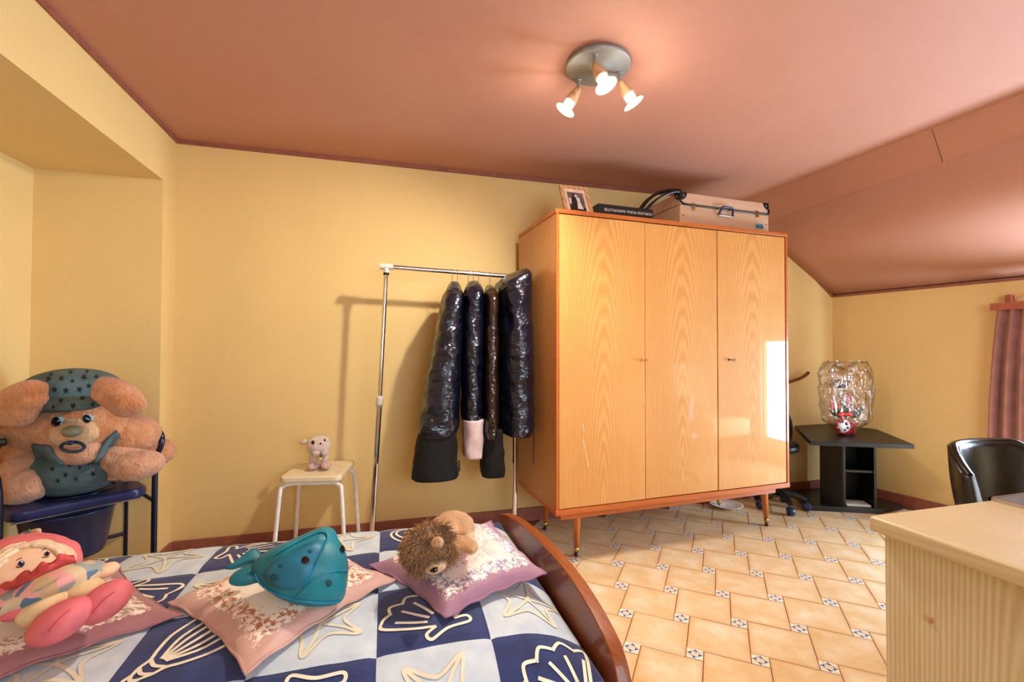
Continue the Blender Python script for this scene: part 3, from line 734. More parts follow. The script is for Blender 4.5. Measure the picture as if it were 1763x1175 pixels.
j = MB(); j.tube([(1.082, RK, 1.572), (1.14, RK, 1.571)], .0165, 14); j.tube([(1.1035, RK, 1.535), (1.104, RK, 1.572)], .0145, 14); j.build('corner_joint', M_cap, rk, world=True, bevel=.002)
MB().tube([(1.07, RK, 1.572), (1.083, RK, 1.572)], .0185, 14).build('end_cap', M_cap, rk, world=True)
MB().lathe([(.0155, 0), (.0155, .012)], (1.103, RK, 1.525), (0, 0, 1), 14).build('clamp_ring', M_black, rk, world=True)
MB().tube([(1.12, RK, 1.571), (1.858, RK, 1.548)], .0125, 14).build('hanging_rail', M_chrome, rk, world=True)
MB().tube([(1.835, RK, 1.549), (1.86, RK, 1.548)], .016, 14).build('corner_joint', M_cap, rk, world=True)
MB().tube([(1.035, RK, .10), (1.838, RK, .10)], .009, 10).build('lower_rail', M_chrome, rk, world=True)
for x in (1.035, 1.838):
    MB().tube([(x, RK - .2, .075), (x, RK + .2, .075)], .011, 10).build('foot_bar', M_chrome, rk, world=True)
    for y in (RK - .19, RK + .19):
        c_ = MB().lathe([(.03, -.011), (.033, -.006), (.033, .006), (.03, .011)], (x, y, .033), (1, 0, 0), 18).build('caster', simple('beige_caster', '#B9A582', .5), rk, world=True)
def film(name, hexc, rough, spec=.5, tint2=None):
    N = NT(name); vec = N.coord((1, 1, .7))
    c = lin(hexc); N.set(N.ramp(N.noise(vec, 9, 3), [(.35, tuple(v * .6 for v in c)), (.7, c)]), rough, 0, Specular_IOR_Level=spec, Coat_Weight=.15, Coat_Roughness=.12)
    def crumple(scale, st, rt):
        v0 = N.coord(st, rot=rt); nz = N.n('ShaderNodeTexNoise'); nz.inputs['Scale'].default_value = scale * .6; N.l(v0, nz.inputs['Vector'])
        mxv = N.n('ShaderNodeVectorMath', operation='MULTIPLY_ADD'); N.l(nz.outputs['Color'], mxv.inputs[0]); mxv.inputs[1].default_value = (.09, .09, .09); N.l(v0, mxv.inputs[2])
        vo = N.n('ShaderNodeTexVoronoi'); vo.inputs['Scale'].default_value = scale; N.l(mxv.outputs[0], vo.inputs['Vector']); return vo.outputs['Distance']
    a = crumple(9, (.8, .8, 1.4), (.5, .7, .3)); b = crumple(26, (.9, .9, 1.3), (.9, .3, .8))
    N.bump(N.math('ADD', a, N.math('MULTIPLY', b, .25)), .65, .035)
    return N.m
M_bag = film('black_bin_liner', '#0C1226', .23, .6); M_bagb = film('brown_garment_film', '#2C1A12', .18, .55)
M_coatk = simple('black_cloth', '#050506', .9, bump=.3, bscale=300); M_coatp = simple('pale_pink_cloth', '#D8BFC2', .85, bump=.3, bscale=200); M_coatb = simple('dark_brown_cloth', '#1C1210', .9)
def loft(path, n=56, wr=.008, ws=9, seed=0, shear=.5):
    """path: list of (centre, dirU half-vector, dirV half-vector, squareness)"""
    mb = MB(); m = len(path)
    for i, (c, U, V, sq) in enumerate(path):
        for k in range(n):
            a = 2 * PI * k / n; cx, sx_ = math.cos(a), math.sin(a)
            p = c + U * math.copysign(abs(cx) ** sq, cx) + V * math.copysign(abs(sx_) ** sq, sx_)
            nr = (U.normalized() * cx + V.normalized() * sx_)
            q = Vector((p.x * ws + p.z * ws * shear, p.y * ws, p.z * ws * .8)) + Vector((seed, seed * 2, 0))
            d = (abs(noise.noise(q)) * -1.6 + .35) + .5 * (abs(noise.noise(q * 2.3)) * -1.6 + .35)
            mb.v.append(p + nr * wr * d)
    for i in range(m - 1):
        for k in range(n): mb.f.append([i * n + k, i * n + (k + 1) % n, (i + 1) * n + (k + 1) % n, (i + 1) * n + k]); mb.sm.append(True); mb.mi.append(0)
    for i, rev in ((0, True), (m - 1, False)):
        k0 = len(mb.v); mb.v.append(sum((mb.v[i * n + k] for k in range(n)), Vector()) / n)
        for k in range(n): mb.f.append([k0, i * n + (k + 1) % n, i * n + k]); mb.sm.append(True); mb.mi.append(0)
    return mb
def garment(nm, label, cat, xr, yaw, zt, zb, hd, ht0, ht1, mat, lean=0, dy=0, seed=0, slope=.10, peak=0, hooks=1, under=None, wr=.009, taper=0):
    R = Matrix.Rotation(yaw, 3, 'Z'); root = thing(nm, label, cat, (xr, RK, zb)); root['group'] = 'bagged clothes on the rail'
    rz = 1.571 - (xr - 1.12) * .031
    path = []; m = 64
    for i in range(m + 1):
        v = i / m; z = zb + (zt - zb) * v
        top = max(0, (z - (zt - slope)) / slope)
        h_ = hd * (1 - .8 * top ** 1.5) * (.97 + .03 * math.sin(v * 9 + seed)) * (1 - taper * v)
        t_ = (ht0 + (ht1 - ht0) * v) * (1 - .62 * top ** 1.8) * (1 + .025 * math.sin(v * 14 + seed * 2))
        if v < .05: t_ *= .82 + 3.6 * v
        c = Vector((xr + lean * (1 - v), RK + dy * (1 - v) - peak * .0, z))
        path.append((c, R @ Vector((t_, 0, 0)), R @ Vector((0, h_, 0)), .72))
    mb = loft(path, 72, wr, 9, seed); 
    if peak:
        for i, v in enumerate(mb.v):
            t = max(0, (v.z - (zt - .16)) / .16); f = max(0, (xr + .02 - v.x) / -.1)
            v.z += peak * t * min(1, max(0, (v.x - xr + .06) / .12)) * max(0, min(1, (RK + .05 - v.y) / .2))
    mb.build('garment_bag', mat, root, world=True)
    hk = MB(); d = R @ Vector((0, 1, 0))
    for h in range(hooks):
        ox = (h - (hooks - 1) / 2) * .03; P = Vector((xr + ox, RK, rz))
        ring = [P + d * (.0155 * math.cos(a)) + Vector((0, 0, .0155 * math.sin(a))) for a in [math.radians(t) for t in range(-20, 200, 20)]]
        hk.tube(ring[::-1] if 0 else ring, .0023, 6); e = ring[-1]
        hk.tube([e, P + Vector((0, 0, -.035)) - d * .004, Vector((xr + ox, RK, zt - .03))], .0023, 6)
    hk.tube([Vector((xr, RK, zt - .03)) + d * .02, Vector((xr, RK, zt - .03)) - d * .02], .004, 8)
    hk.build('hanger', M_steel, root, world=True)
    if under:
        nm2, m2, z0, z1, hd2, t0, t1, ox, oy = under
        p2 = []
        for i in range(25):
            v = i / 24; z = z0 + (z1 - z0) * v
            p2.append((Vector((xr + lean + ox * (1 - v), RK + dy + oy, z + .0)), R @ Vector((t0 + (t1 - t0) * v, 0, 0)), R @ Vector((0, hd2, 0)), .7))
        loft(p2, 60, .012, 7, seed + 5, .05).build(nm2, m2, root, world=True)
    return root
g1 = garment('bagged_coat', 'black plastic garment bag with wide black coat hem, leftmost on the rail', 'garment bag', 1.48, -.10, 1.50, .66, .19, .118, .054, M_bag, lean=-.10, dy=-.05, seed=1, slope=.12, hooks=2, under=('coat_hem', M_coatk, .44, .70, .17, .125, .10, -.015, -.02))
g2 = garment('bagged_jacket', 'narrow black garment bag with pale pink hem showing below', 'garment bag', 1.588, -.12, 1.505, .71, .18, .056, .06, M_bag, lean=-.02, dy=-.05, seed=3.3, slope=.09, hooks=3, peak=.02, under=('jacket_hem', M_coatp, .54, .74, .12, .052, .055, .0, -.06))
g3 = garment('bagged_dress', 'dark brown see-through garment bag, third along the rail', 'garment bag', 1.684, -.12, 1.49, .64, .20, .044, .042, M_bagb, lean=-.012, dy=-.06, seed=6.1, slope=.1, hooks=1, under=('dress_hem', M_coatk, .43, .68, .12, .065, .06, .01, -.04))
g4 = garment('bagged_winter_coat', 'bulky black garment bag touching the wardrobe, rightmost on the rail', 'garment bag', 1.815, -.04, 1.545, .655, .26, .092, .088, M_bag, lean=-.005, dy=-.06, seed=9.4, slope=.06, hooks=1, peak=.08, wr=.012)
MB().tube([(1.50, RK - .06, .50), (1.503, RK - .06, .44)], .004, 8).build('coat_button_tab', M_black, g1, world=True)
# ------------------------------------------------------------------ stool and lamb
M_cream = simple('cream_laminate', '#E8D8B4', .5); M_wtube = simple('white_tube', '#F0ECE6', .35)
sr = math.radians(-9); S0 = Vector((.768, -.225, 0))
sl = thing('stool', 'cream stool with white tubular legs standing by the yellow wall', 'stool', S0, sr)
hw, hd_ = .148, .165; n = 8; poly = []
for (cx, cy, a0) in ((hw - .03, hd_ - .03, 0), (-hw + .03, hd_ - .03, 90), (-hw + .03, -hd_ + .03, 180), (hw - .03, -hd_ + .03, 270)):
    for t in range(n + 1): a = math.radians(a0 + 90 * t / n); poly.append((cx + .03 * math.cos(a), cy + .03 * math.sin(a)))
MB().prism(poly, .45, .48).build('seat', M_cream, sl, bevel=.008, bseg=3)
for yy, s_ in ((-.135, -1), (.125, 1)):
    fr = sl
    for x_ in (-1, 1):
        pts = smooth_pts([(0.0, yy, .439), (x_ * .10, yy, .439), (x_ * .137, yy + s_ * .004, .425), (x_ * .15, yy + s_ * .012, .38), (x_ * .175, yy + s_ * .03, .012)], 6)
        MB().tube(pts, .0105, 12).build('leg', M_wtube, sl)
        MB().lathe([(.014, 0), (.014, .014)], (x_ * .175, yy + s_ * .03, 0), (0, 0, 1), 12).build('foot_cap', M_cap, sl)
M_lamb = fur('pink_white_plush', '#F4E2D8', '#E0C4B8', 60); M_lambp = fur('pale_pink_plush', '#EBC3BE', '#D8A6A2', 60)
LD = 2.44
lb = thing('plush_lamb', 'small white and pink plush lamb sitting on the stool', 'toy', (.758, -.24, .4805))
b = MB(); cam_ell(b, 549, 790, LD, 16, 16, .05); cam_ell(b, 549, 768, LD - .01, 20, 18, .058); cam_ell(b, 523, 761, LD, 6.5, 5, .016, 10); cam_ell(b, 560, 757, LD + .03, 7, 5, .03)
lbo = blob('body', b, M_lamb, lb, .004, 3)
for q in ((539, 803, 8.5, 6), (562, 801, 8.5, 6.5)): b = MB(); cam_ell(b, q[0], q[1], LD - .05, q[2], q[3], .035); blob('foot', b, M_lambp, lb, .004, 2)
for q in ((545, 780, 8, 6.5), (559, 779, 6.5, 7.5)): b = MB(); cam_ell(b, q[0], q[1], LD - .05, q[2], q[3], .025); blob('arm', b, M_lamb, lb, .004, 2)
M_eye = simple('black_eye', '#0A0A0C', .15)
BV = BVH[lbo.name]
patch('eye', BV, oval(539, 762.5, 2.6, 3.4), M_eye, lb); patch('eye', BV, oval(559, 758.5, 1.5, 2.2), M_eye, lb); patch('nose', BV, oval(552, 764.5, 1.8, 1.5), M_eye, lb)
b = MB(); cam_ell(b, 551, 790.5, LD - .075, 3.5, 2.8, .008); b.build('flower', simple('yellow_flower', '#E9C23A', .7), lb, world=True)
MB().tube([at(552, 788, LD - .08), at(554, 782, LD - .075)], .003, 6).build('stem', simple('dark_green', '#2C4A2C', .7), lb, world=True)
# ------------------------------------------------------------------ commode chair
M_vinyl = simple('navy_vinyl', '#232A57', .28, bump=.08, bscale=250); M_tube = simple('dark_blue_enamel', '#14182E', .22, var=.05); M_bucket = simple('dark_blue_plastic', '#1C2C52', .3)
FL, FR = Vector((-.235, -.745, 0)), Vector((.105, -.482, 0)); cu = (FR - FL).normalized(); cb = Vector((-cu.y, cu.x, 0)); CWd = (FR - FL).length
ca = math.atan2(cu.y, cu.x)
ch = thing('commode_chair', 'navy blue vinyl commode chair with armrests and bucket beneath seat', 'chair', FL.lerp(FR, .5) + cb * .2, ca)
def cl(x, y, z): return Vector((x, y - .2, z))   # x across, y back from front edge
n = 8; poly = []
for (cx, cy, a0) in ((CWd / 2 - .06, .36, 0), (-CWd / 2 + .06, .36, 90), (-CWd / 2 + .06, .06, 180), (CWd / 2 - .06, .06, 270)):
    for t in range(n + 1): a = math.radians(a0 + 90 * t / n); poly.append((cx + .06 * math.cos(a), cy - .2 + .06 * math.sin(a)))
MB().prism(poly, .465, .51).build('seat', M_vinyl, ch, bevel=.014, bseg=3)
ln = [cl(.135 * math.cos(t * PI / 16), .17 + .12 * math.sin(t * PI / 16), .5115) for t in range(32)]
MB().tube(ln, .003, 6, True).build('seat_lid_seam', M_tube, ch)
HWd = CWd / 2 + .016
for s_ in (-1, 1):
    pts = smooth_pts([cl(s_ * HWd, .0, .005), cl(s_ * HWd, .0, .5), cl(s_ * (HWd + .004), .0, .62), cl(s_ * (HWd + .02), -.012, .70), cl(s_ * (HWd + .018), .012, .742), cl(s_ * HWd, .09, .752), cl(s_ * HWd, .40, .752)], 6)
    MB().tube(pts, .0115, 12).build('front_leg', M_tube, ch)
    MB().tube([cl(s_ * HWd, .41, .005), cl(s_ * HWd, .41, .75), cl(s_ * HWd, .43, .86)], .0115, 12).build('rear_leg', M_tube, ch)
    MB().box(cl(s_ * HWd - .02, .02, .757), cl(s_ * HWd + .02, .36, .785)).build('arm_pad', M_black, ch, bevel=.008)
    MB().tube([cl(s_ * HWd, 0, .44), cl(s_ * HWd, .41, .44)], .009, 10).build('side_bar', M_tube, ch)
MB().box(cl(-HWd, .415, .60), cl(HWd, .445, .78)).build('backrest', M_vinyl, ch, bevel=.012)
MB().tube([cl(-HWd, .41, .2), cl(HWd, .41, .2)], .009, 10).build('rear_bar', M_tube, ch)
for y in (.06, .3):
    MB().tube([cl(-CWd / 2 + .02, y, .452), cl(CWd / 2 - .02, y, .452)], .004, 8).build('bucket_rail', M_steel, ch)
MB().lathe([(.115, .25), (.125, .27), (.152, .435), (.165, .44), (.165, .447), (.15, .448)], cl(-.02, .17, 0), (0, 0, 1), 32).build('bucket', M_bucket, ch)
MB().tube([cl(-.15, .02, .43), cl(-.155, -.0, .40), cl(-.19, -.0, .39)], .003, 6).build('latch_wire', M_steel, ch)
for x in (-HWd, HWd):
    for y in (0, .41): MB().lathe([(.016, 0), (.016, .03)], cl(x, y, 0), (0, 0, 1), 12).build('foot_cap', M_black, ch)
# ------------------------------------------------------------------ big plush dog
M_dog = fur('peach_plush', '#DB9A6A', '#B8703F', 40); M_dogl = fur('pale_peach_plush', '#E3AE8C', '#C98A64', 40); M_muz = fur('cream_plush', '#E3BC8C', '#C99A66', 40)
M_cap_ = simple('grey_teal_cloth', '#51686E', .9, var=.18, nscale=14, bump=.4, bscale=200); M_star = simple('black_star_print', '#15161C', .9); M_olive = simple('olive_vinyl', '#80816A', .45)
dg_ = thing('plush_dog', 'giant peach plush dog in starry cap and dungarees on the navy chair', 'toy', (-.16, -.48, .515))
DB = 1.95
b = MB()
cam_ell(b, 130, 795, DB + .02, 72, 58, .13); cam_ell(b, 125, 735, DB - .06, 88, 50, .14); cam_ell(b, 65, 748, DB - .07, 38, 28, .09); cam_ell(b, 175, 738, DB - .05, 36, 28, .09); cam_ell(b, 122, 700, DB - .03, 68, 45, .13)
dbo = blob('body', b, M_dog, dg_, .008, 6, .004, 40)
b = MB(); cam_ell(b, 128, 746, DB - .16, 36, 25, .07); muz = blob('muzzle', b, M_muz, dg_, .006, 4, .003, 50)
b = MB(); cam_ell(b, 134, 778, DB - .13, 44, 23, .06); chest = blob('chest', b, M_dogl, dg_, .006, 3)
b = MB(); cam_ell(b, 124, 743, DB - .235, 15, 10, .028); b.build('nose', M_olive, dg_, world=True)
ring = [at(125 + 20 * math.cos(t * PI / 16), 770 + 8.5 * math.sin(t * PI / 16), DB - .245 - .02 * math.sin(t * PI / 16)) for t in range(32)]
MB().tube(ring, .006, 8, True).build('dummy_ring', simple('blue_ring', '#1E3A5C', .25), dg_, world=True)
cam_ell(MB(), 0, 0, 1, 1, 1, 1)
b = MB(); cam_ell(b, 120, 763, DB - .24, 7, 4, .01); b.build('dummy_knob', simple('blue_ring', '#1E3A5C', .25), dg_, world=True)
# cap
b = MB(); cam_ell(b, 126, 672, DB - .05, 71, 38, .16); cam_ell(b, 122, 692, DB - .09, 52, 16, .15)
capo = blob('cap', b, M_cap_, dg_, .007, 4)
OB = at(125, 700, DB - .2)
brim = puff('cap_brim', [(70, 688), (100, 684), (140, 683), (170, 683), (180, 694), (160, 704), (125, 708), (90, 706), (74, 700)], at(125, 697, DB - .235), (-CW + CU * .9), .012, .012, M_cap_, dg_)
for (x, y, r) in ((84, 653, 6), (106, 652, 5), (145, 650, 6), (122, 641, 4), (166, 649, 4), (94, 671, 6), (114, 673, 6), (137, 671, 6), (153, 665, 5), (125, 657, 4), (88, 645, 3.5), (100, 640, 3.5), (150, 640, 3.5)): patch('star', [BVH[capo.name]], star(x, y, r, x), M_star, capo)
for (x, y, r) in ((105, 690, 5), (142, 686, 5), (126, 699, 6), (160, 697, 5), (92, 701, 4)): patch('star', [BVH[brim.name], BVH[capo.name]], star(x, y, r, x), M_star, brim)
# ears
def ear(outl, D, tf=.045, nrm=(0, 0, 0)): return puff('ear', outl, at(outl[0][0], outl[0][1], D), -CW + Vector(nrm), tf, tf, M_dog, dg_, rings=10, power=.5, wr=.006, wscale=18)
ear([(-22, 690), (2, 676), (30, 659), (60, 654), (76, 660), (76, 678), (78, 692), (62, 712), (48, 732), (30, 737), (5, 732), (-20, 726)], DB - .25, .05)
ear([(170, 652), (188, 649), (208, 654), (230, 668), (248, 692), (248, 704), (238, 714), (218, 720), (204, 716), (190, 704), (172, 690), (161, 680)], DB - .22, .05)
# limbs
def limb(nm, els, mat=M_dog, vox=.007):
    b = MB()
    for e_ in els: cam_ell(b, *e_)
    return blob(nm, b, mat, dg_, vox, 5, .004, 40)
limb('arm', [(232, 748, DB + .03, 35, 31, .11, -20), (252, 772, DB + .15, 30, 24, .07, -30), (279, 778, DB + .17, 19, 22, .06)])
limb('arm', [(22, 775, DB - .08, 40, 42, .09, 20), (-12, 800, DB - .13, 32, 30, .08)])
limb('leg', [(214, 788, DB - .02, 28, 30, .09), (238, 802, DB - .06, 41, 25, .085, 8), (205, 806, DB + .0, 16, 22, .07)], M_dogl)
limb('leg', [(50, 818, DB - .10, 36, 40, .11, 30), (42, 838, DB - .16, 44, 30, .075, 18)], M_dogl)
# dungarees
b = MB(); cam_ell(b, 130, 808, DB - .045, 66, 40, .14); cam_ell(b, 128, 828, DB - .03, 56, 22, .13)
bib = blob('dungarees', b, M_cap_, dg_, .007, 4)
seat_bv = [BVH[bib.name], BVH[chest.name], BVH[dbo.name]]
def strap(nm, outl): return patch(nm, [BVH[chest.name], BVH[dbo.name], BVH[bib.name]], outl, M_cap_, dg_, .008, .01)
strap('strap', [(184, 754), (199, 741), (204, 752), (193, 784), (180, 800), (158, 796), (168, 778)])
strap('strap', [(58, 764), (86, 766), (94, 780), (112, 796), (92, 806), (70, 796)])
for (x, y, r) in ((152, 797, 6), (137, 806, 4), (174, 801, 4), (113, 818, 5), (160, 816, 6), (131, 825, 4), (100, 828, 5), (90, 808, 5), (120, 802, 4)): patch('star', BVH[bib.name], star(x, y, r, y), M_star, bib)
M_white_eye = simple('eye_blue', '#8FB6C8', .3)
for (x, y, r, a) in ((98, 728, 11, -15), (150, 723, 10, 5)):
    patch('eye', [BVH[muz.name], BVH[dbo.name]], oval(x + 2.5, y - 2.5, r * .9, r * .7, a), M_white_eye, dg_, .003); patch('pupil', [BVH[muz.name], BVH[dbo.name]], oval(x - .5, y, r * .72, r * .72, a), M_eye, dg_, .0045)
# ------------------------------------------------------------------ cushions
def cushion_mat(name, border, centre, f1, f2, leaf, cluster=False):
    N = NT(name); tc = N.n('ShaderNodeTexCoord'); sx = N.n('ShaderNodeSeparateXYZ'); N.l(tc.outputs['UV'], sx.inputs[0])
    u = N.math('ABSOLUTE', N.math('SUBTRACT', sx.outputs[0], .5)); v = N.math('ABSOLUTE', N.math('SUBTRACT', sx.outputs[1], .5))
    mp = N.n('ShaderNodeMapping'); mp.inputs['Scale'].default_value = (1, 1, 0); N.l(tc.outputs['UV'], mp.inputs[0])
    n1 = N.noise(mp.outputs[0], 9, 3); n2 = N.noise(mp.outputs[0], 26, 4, .6, 1.2)
    e = N.math('ADD', N.math('MAXIMUM', u, v), N.math('MULTIPLY', N.math('SUBTRACT', n2, .5), .16))
    isb = N.ramp(e, [(.395, (0, 0, 0)), (.41, (1, 1, 1))])
    vo = N.n('ShaderNodeTexVoronoi'); vo.inputs['Scale'].default_value = 20; N.l(mp.outputs[0], vo.inputs['Vector'])
    fl_ = N.ramp(vo.outputs['Distance'], [(.25, (1, 1, 1)), (.4, (0, 0, 0))])
    zone = N.ramp(e, [(.27, (0, 0, 0)), (.32, (1, 1, 1))]); zc = N.ramp(N.math('ADD', N.math('MAXIMUM', u, v), N.math('MULTIPLY', N.math('SUBTRACT', n1, .5), .5)), [(.14, (1, 1, 1)), (.24, (0, 0, 0))])
    fine = N.ramp(n2, [(.47, (0, 0, 0)), (.53, (1, 1, 1))])
    col = N.mix(N.math('MULTIPLY', N.math('MULTIPLY', zc, fine), .75 if cluster else 0.0), lin(centre), lin(f1))
    lm = N.ramp(vo.outputs['Distance'], [(.34, (0, 0, 0)), (.40, (1, 1, 1))])
    col = N.mix(N.math('MULTIPLY', N.math('MULTIPLY', zone, fine), lm), col, lin(leaf))
    col = N.mix(N.math('MULTIPLY', zone, fl_), col, lin(f2))
    col = N.mix(isb, col, lin(border)); N.set(col, .6, 0, Sheen_Weight=.25)
    N.bump(N.noise(tc.outputs['Object'], 22, 3), .35, .01); return N.m
def cushion(name, label, cor, tk, mat, seed=0, base=.0):
    """cor: four corners (u,v)=(0,0),(1,0),(1,1),(0,1) in world space"""
    c = [Vector(p) for p in cor]; n = 34; mb = MB(); cen = sum(c, Vector()) / 4
    def P(u, v, sgn):
        uu = u - .5; vv = v - .5
        pin = 1 - .10 * (1 - (2 * uu) ** 2) * (2 * vv) ** 2; pin2 = 1 - .10 * (1 - (2 * vv) ** 2) * (2 * uu) ** 2
        a, b_ = .5 + uu * pin2, .5 + vv * pin
        p = c[0] * (1 - a) * (1 - b_) + c[1] * a * (1 - b_) + c[2] * a * b_ + c[3] * (1 - a) * b_
        h = (max(0, (1 - (2 * uu) ** 2)) ** .45) * (max(0, (1 - (2 * vv) ** 2)) ** .45)
        wv_ = .006 * noise.noise(Vector((u * 6 + seed, v * 6, sgn))) * h
        ed = max(abs(uu), abs(vv)); rf = .003 * math.sin((u + v) * 26 + seed) * max(0, (ed - .36) / .14) if ed > .36 else 0
        return p + Vector((0, 0, sgn * tk * h * (1 if sgn > 0 else .35) + wv_ + rf))
    uv = []
    for sgn in (1, -1):
        k0 = len(mb.v)
        for j in range(n + 1):
            for i in range(n + 1): mb.v.append(P(i / n, j / n, sgn)); uv.append((i / n, j / n))
        for j in range(n):
            for i in range(n):
                k = k0 + j * (n + 1) + i; f = [k, k + 1, k + n + 2, k + n + 1]; mb.f.append(f if sgn > 0 else f[::-1]); mb.sm.append(True); mb.mi.append(0)
    root = thing(name, label, 'cushion', (cen.x, cen.y, cen.z - tk * .35)); o = mb.build('cushion_cover', mat, root, world=True, recalc=False)
    ul = o.data.uv_layers.new(name='UVMap')
    for lp_ in o.data.loops: ul.data[lp_.index].uv = uv[lp_.vertex_index]
    edge = [P(t / 24, 0, 1) for t in range(24)] + [P(1, t / 24, 1) for t in range(24)] + [P(1 - t / 24, 1, 1) for t in range(24)] + [P(0, 1 - t / 24, 1) for t in range(24)]
    MB().tube(edge, .0035, 6, True).build('piping', mat2[mat.name], root, world=True)
    register(mb, o); return root, BVH[o.name]
mat2 = {}
def cm(name, border, *a):
    m = cushion_mat(name, border, *a); mat2[m.name] = simple(name + '_piping', border, .6); return m
M_c1 = cm('mauve_floral_silk', '#986C84', '#EFD9CE', '#C77F8C', '#F4EDEA', '#8C86A4', True)
M_c2 = cm('salmon_floral_silk', '#C79C90', '#EFDFD0', '#D8A088', '#F4E4D4', '#B5683E')
M_c3 = cm('rose_brown_floral_silk', '#A06A6E', '#EFDCC8', '#D8A088', '#F2E6DC', '#A89080')
cu1, bv1 = cushion('cushion', 'mauve bordered floral cushion at the curved end board', [(1.06, -1.435, .475), (1.245, -1.755, .475), (1.54, -1.645, .49), (1.48, -1.215, .485)], .05, M_c1, 1)
cu2, bv2 = cushion('cushion', 'salmon bordered floral cushion under the blue plush ray', [(.575, -1.50, .475), (.84, -1.835, .475), (1.135, -1.53, .475), (.87, -1.22, .475)], .042, M_c2, 4)
cu3, bv3 = cushion('cushion', 'rose brown bordered floral cushion under the rag doll', [(-.03, -1.50, .475), (.24, -1.83, .475), (.635, -1.575, .475), (.345, -1.235, .475)], .045, M_c3, 7)
for o in (cu1, cu2, cu3): o['group'] = 'floral cushions on the bed'
# ------------------------------------------------------------------ blue plush ray
M_teal = simple('teal_satin', '#0E7F90', .5, var=.22, nscale=7, bump=.2, bscale=40); M_blue = simple('bright_blue_satin', '#1480A2', .5, var=.2, nscale=9); M_stain = simple('dark_stain', '#0A4A58', .7)
ry = thing('plush_ray', 'shiny teal blue plush ray on the salmon floral cushion', 'toy', (.93, -1.62, .515))
N1 = Vector((.15, -.62, .62)).normalized()
RO = Vector((.93, -1.60, .58))
body = puff('body', [(432, 975), (455, 955), (500, 934), (545, 914), (560, 911), (576, 916), (584, 934), (592, 945), (599, 966), (600, 985), (597, 1010), (592, 1030), (580, 1041), (552, 1045), (518, 1043), (480, 1030), (455, 1012), (440, 996)], RO, N1, .085, .055, M_teal, ry, rings=14, power=.6, wr=.012, wscale=10)
BR_ = BVH[body.name]
patch('side_panel', BR_, [(452, 990), (470, 968), (505, 948), (545, 930), (562, 932), (556, 952), (545, 972), (535, 995), (520, 1014), (490, 1016), (465, 1008)], M_blue, ry, .002)
seam('seam_piping', BR_, [(440, 988), (448, 1004), (470, 1020), (500, 1031), (530, 1036), (560, 1038), (585, 1036)], .0028, M_blue, ry)
seam('seam_piping', BR_, [(470, 958), (505, 938), (540, 921), (556, 918), (563, 926), (556, 948), (542, 975)], .003, M_teal, ry, lift=.003)
seam('seam_piping', BR_, [(497, 1040), (520, 1018), (545, 995), (575, 984), (597, 984)], .0022, M_blue, ry)
patch('eye', BR_, oval(526, 966, 7, 6.5), M_eye, ry, .004); patch('eye', BR_, oval(588, 947, 3.2, 6, -15), M_eye, ry, .004)
for q in ((473, 994, 6, 6), (566, 1004, 5, 6), (484, 975, 4, 3), (534, 950, 4, 2.5)): patch('stain', BR_, oval(*q), M_stain, ry, .0035)
puff('tail_fin', [(446, 985), (438, 974), (420, 978), (402, 988), (394, 999), (399, 1008), (420, 1009), (440, 1004), (452, 1000)], RO + Vector((-.12, .0, -.02)), (.1, -.55, .7), .018, .015, M_teal, ry)
puff('tail_fin', [(452, 960), (440, 944), (420, 956), (402, 970), (387, 980), (400, 981), (424, 974), (446, 970)], RO + Vector((-.10, .06, .0)), (.1, -.5, .6), .014, .012, M_teal, ry)
# ------------------------------------------------------------------ lion
M_mane = fur('brown_mane', '#BC8A50', '#7A5226', 30); M_lion = fur('tan_plush', '#DCA468', '#C08444', 70); M_lionl = fur('cream_plush_light', '#E8C69A', '#D0A470', 70)
LZ = .535
li = thing('plush_lion', 'tan plush lion with shaggy brown mane lying on the mauve cushion', 'toy', (1.27, -1.58, .54))
DL = 1.22
b = MB(); cam_ell(b, 785, 905, DL + .13, 34, 20, .075, -15); cam_ell(b, 765, 915, DL + .08, 30, 24, .07); cam_ell(b, 795, 908, DL + .10, 20, 14, .04, -25); cam_ell(b, 801, 916, DL + .075, 11, 9, .03)
lbody = blob('body', b, M_lion, li, .005, 4, .002, 60)
b = MB(); cam_ell(b, 795, 937, DL + .02, 24, 13, .035, -12); cam_ell(b, 812, 943, DL + .005, 11, 10, .03); blob('foreleg', b, M_lion, li, .005, 3, .002, 60)
b = MB(); cam_ell(b, 808, 922, DL + .06, 9, 6, .03); blob('hind_foot', b, M_lionl, li, .004, 3)
mc = at(738, 946, DL); mr = 43 * DL / FPX
b = MB(); cam_ell(b, 738, 946, DL, 41, 37, .062); cam_ell(b, 755, 940, DL + .03, 30, 32, .06); mane = blob('mane_base', b, M_mane, li, .006, 3)
sp = MB(); rnd = random.Random(3); cnt = 0
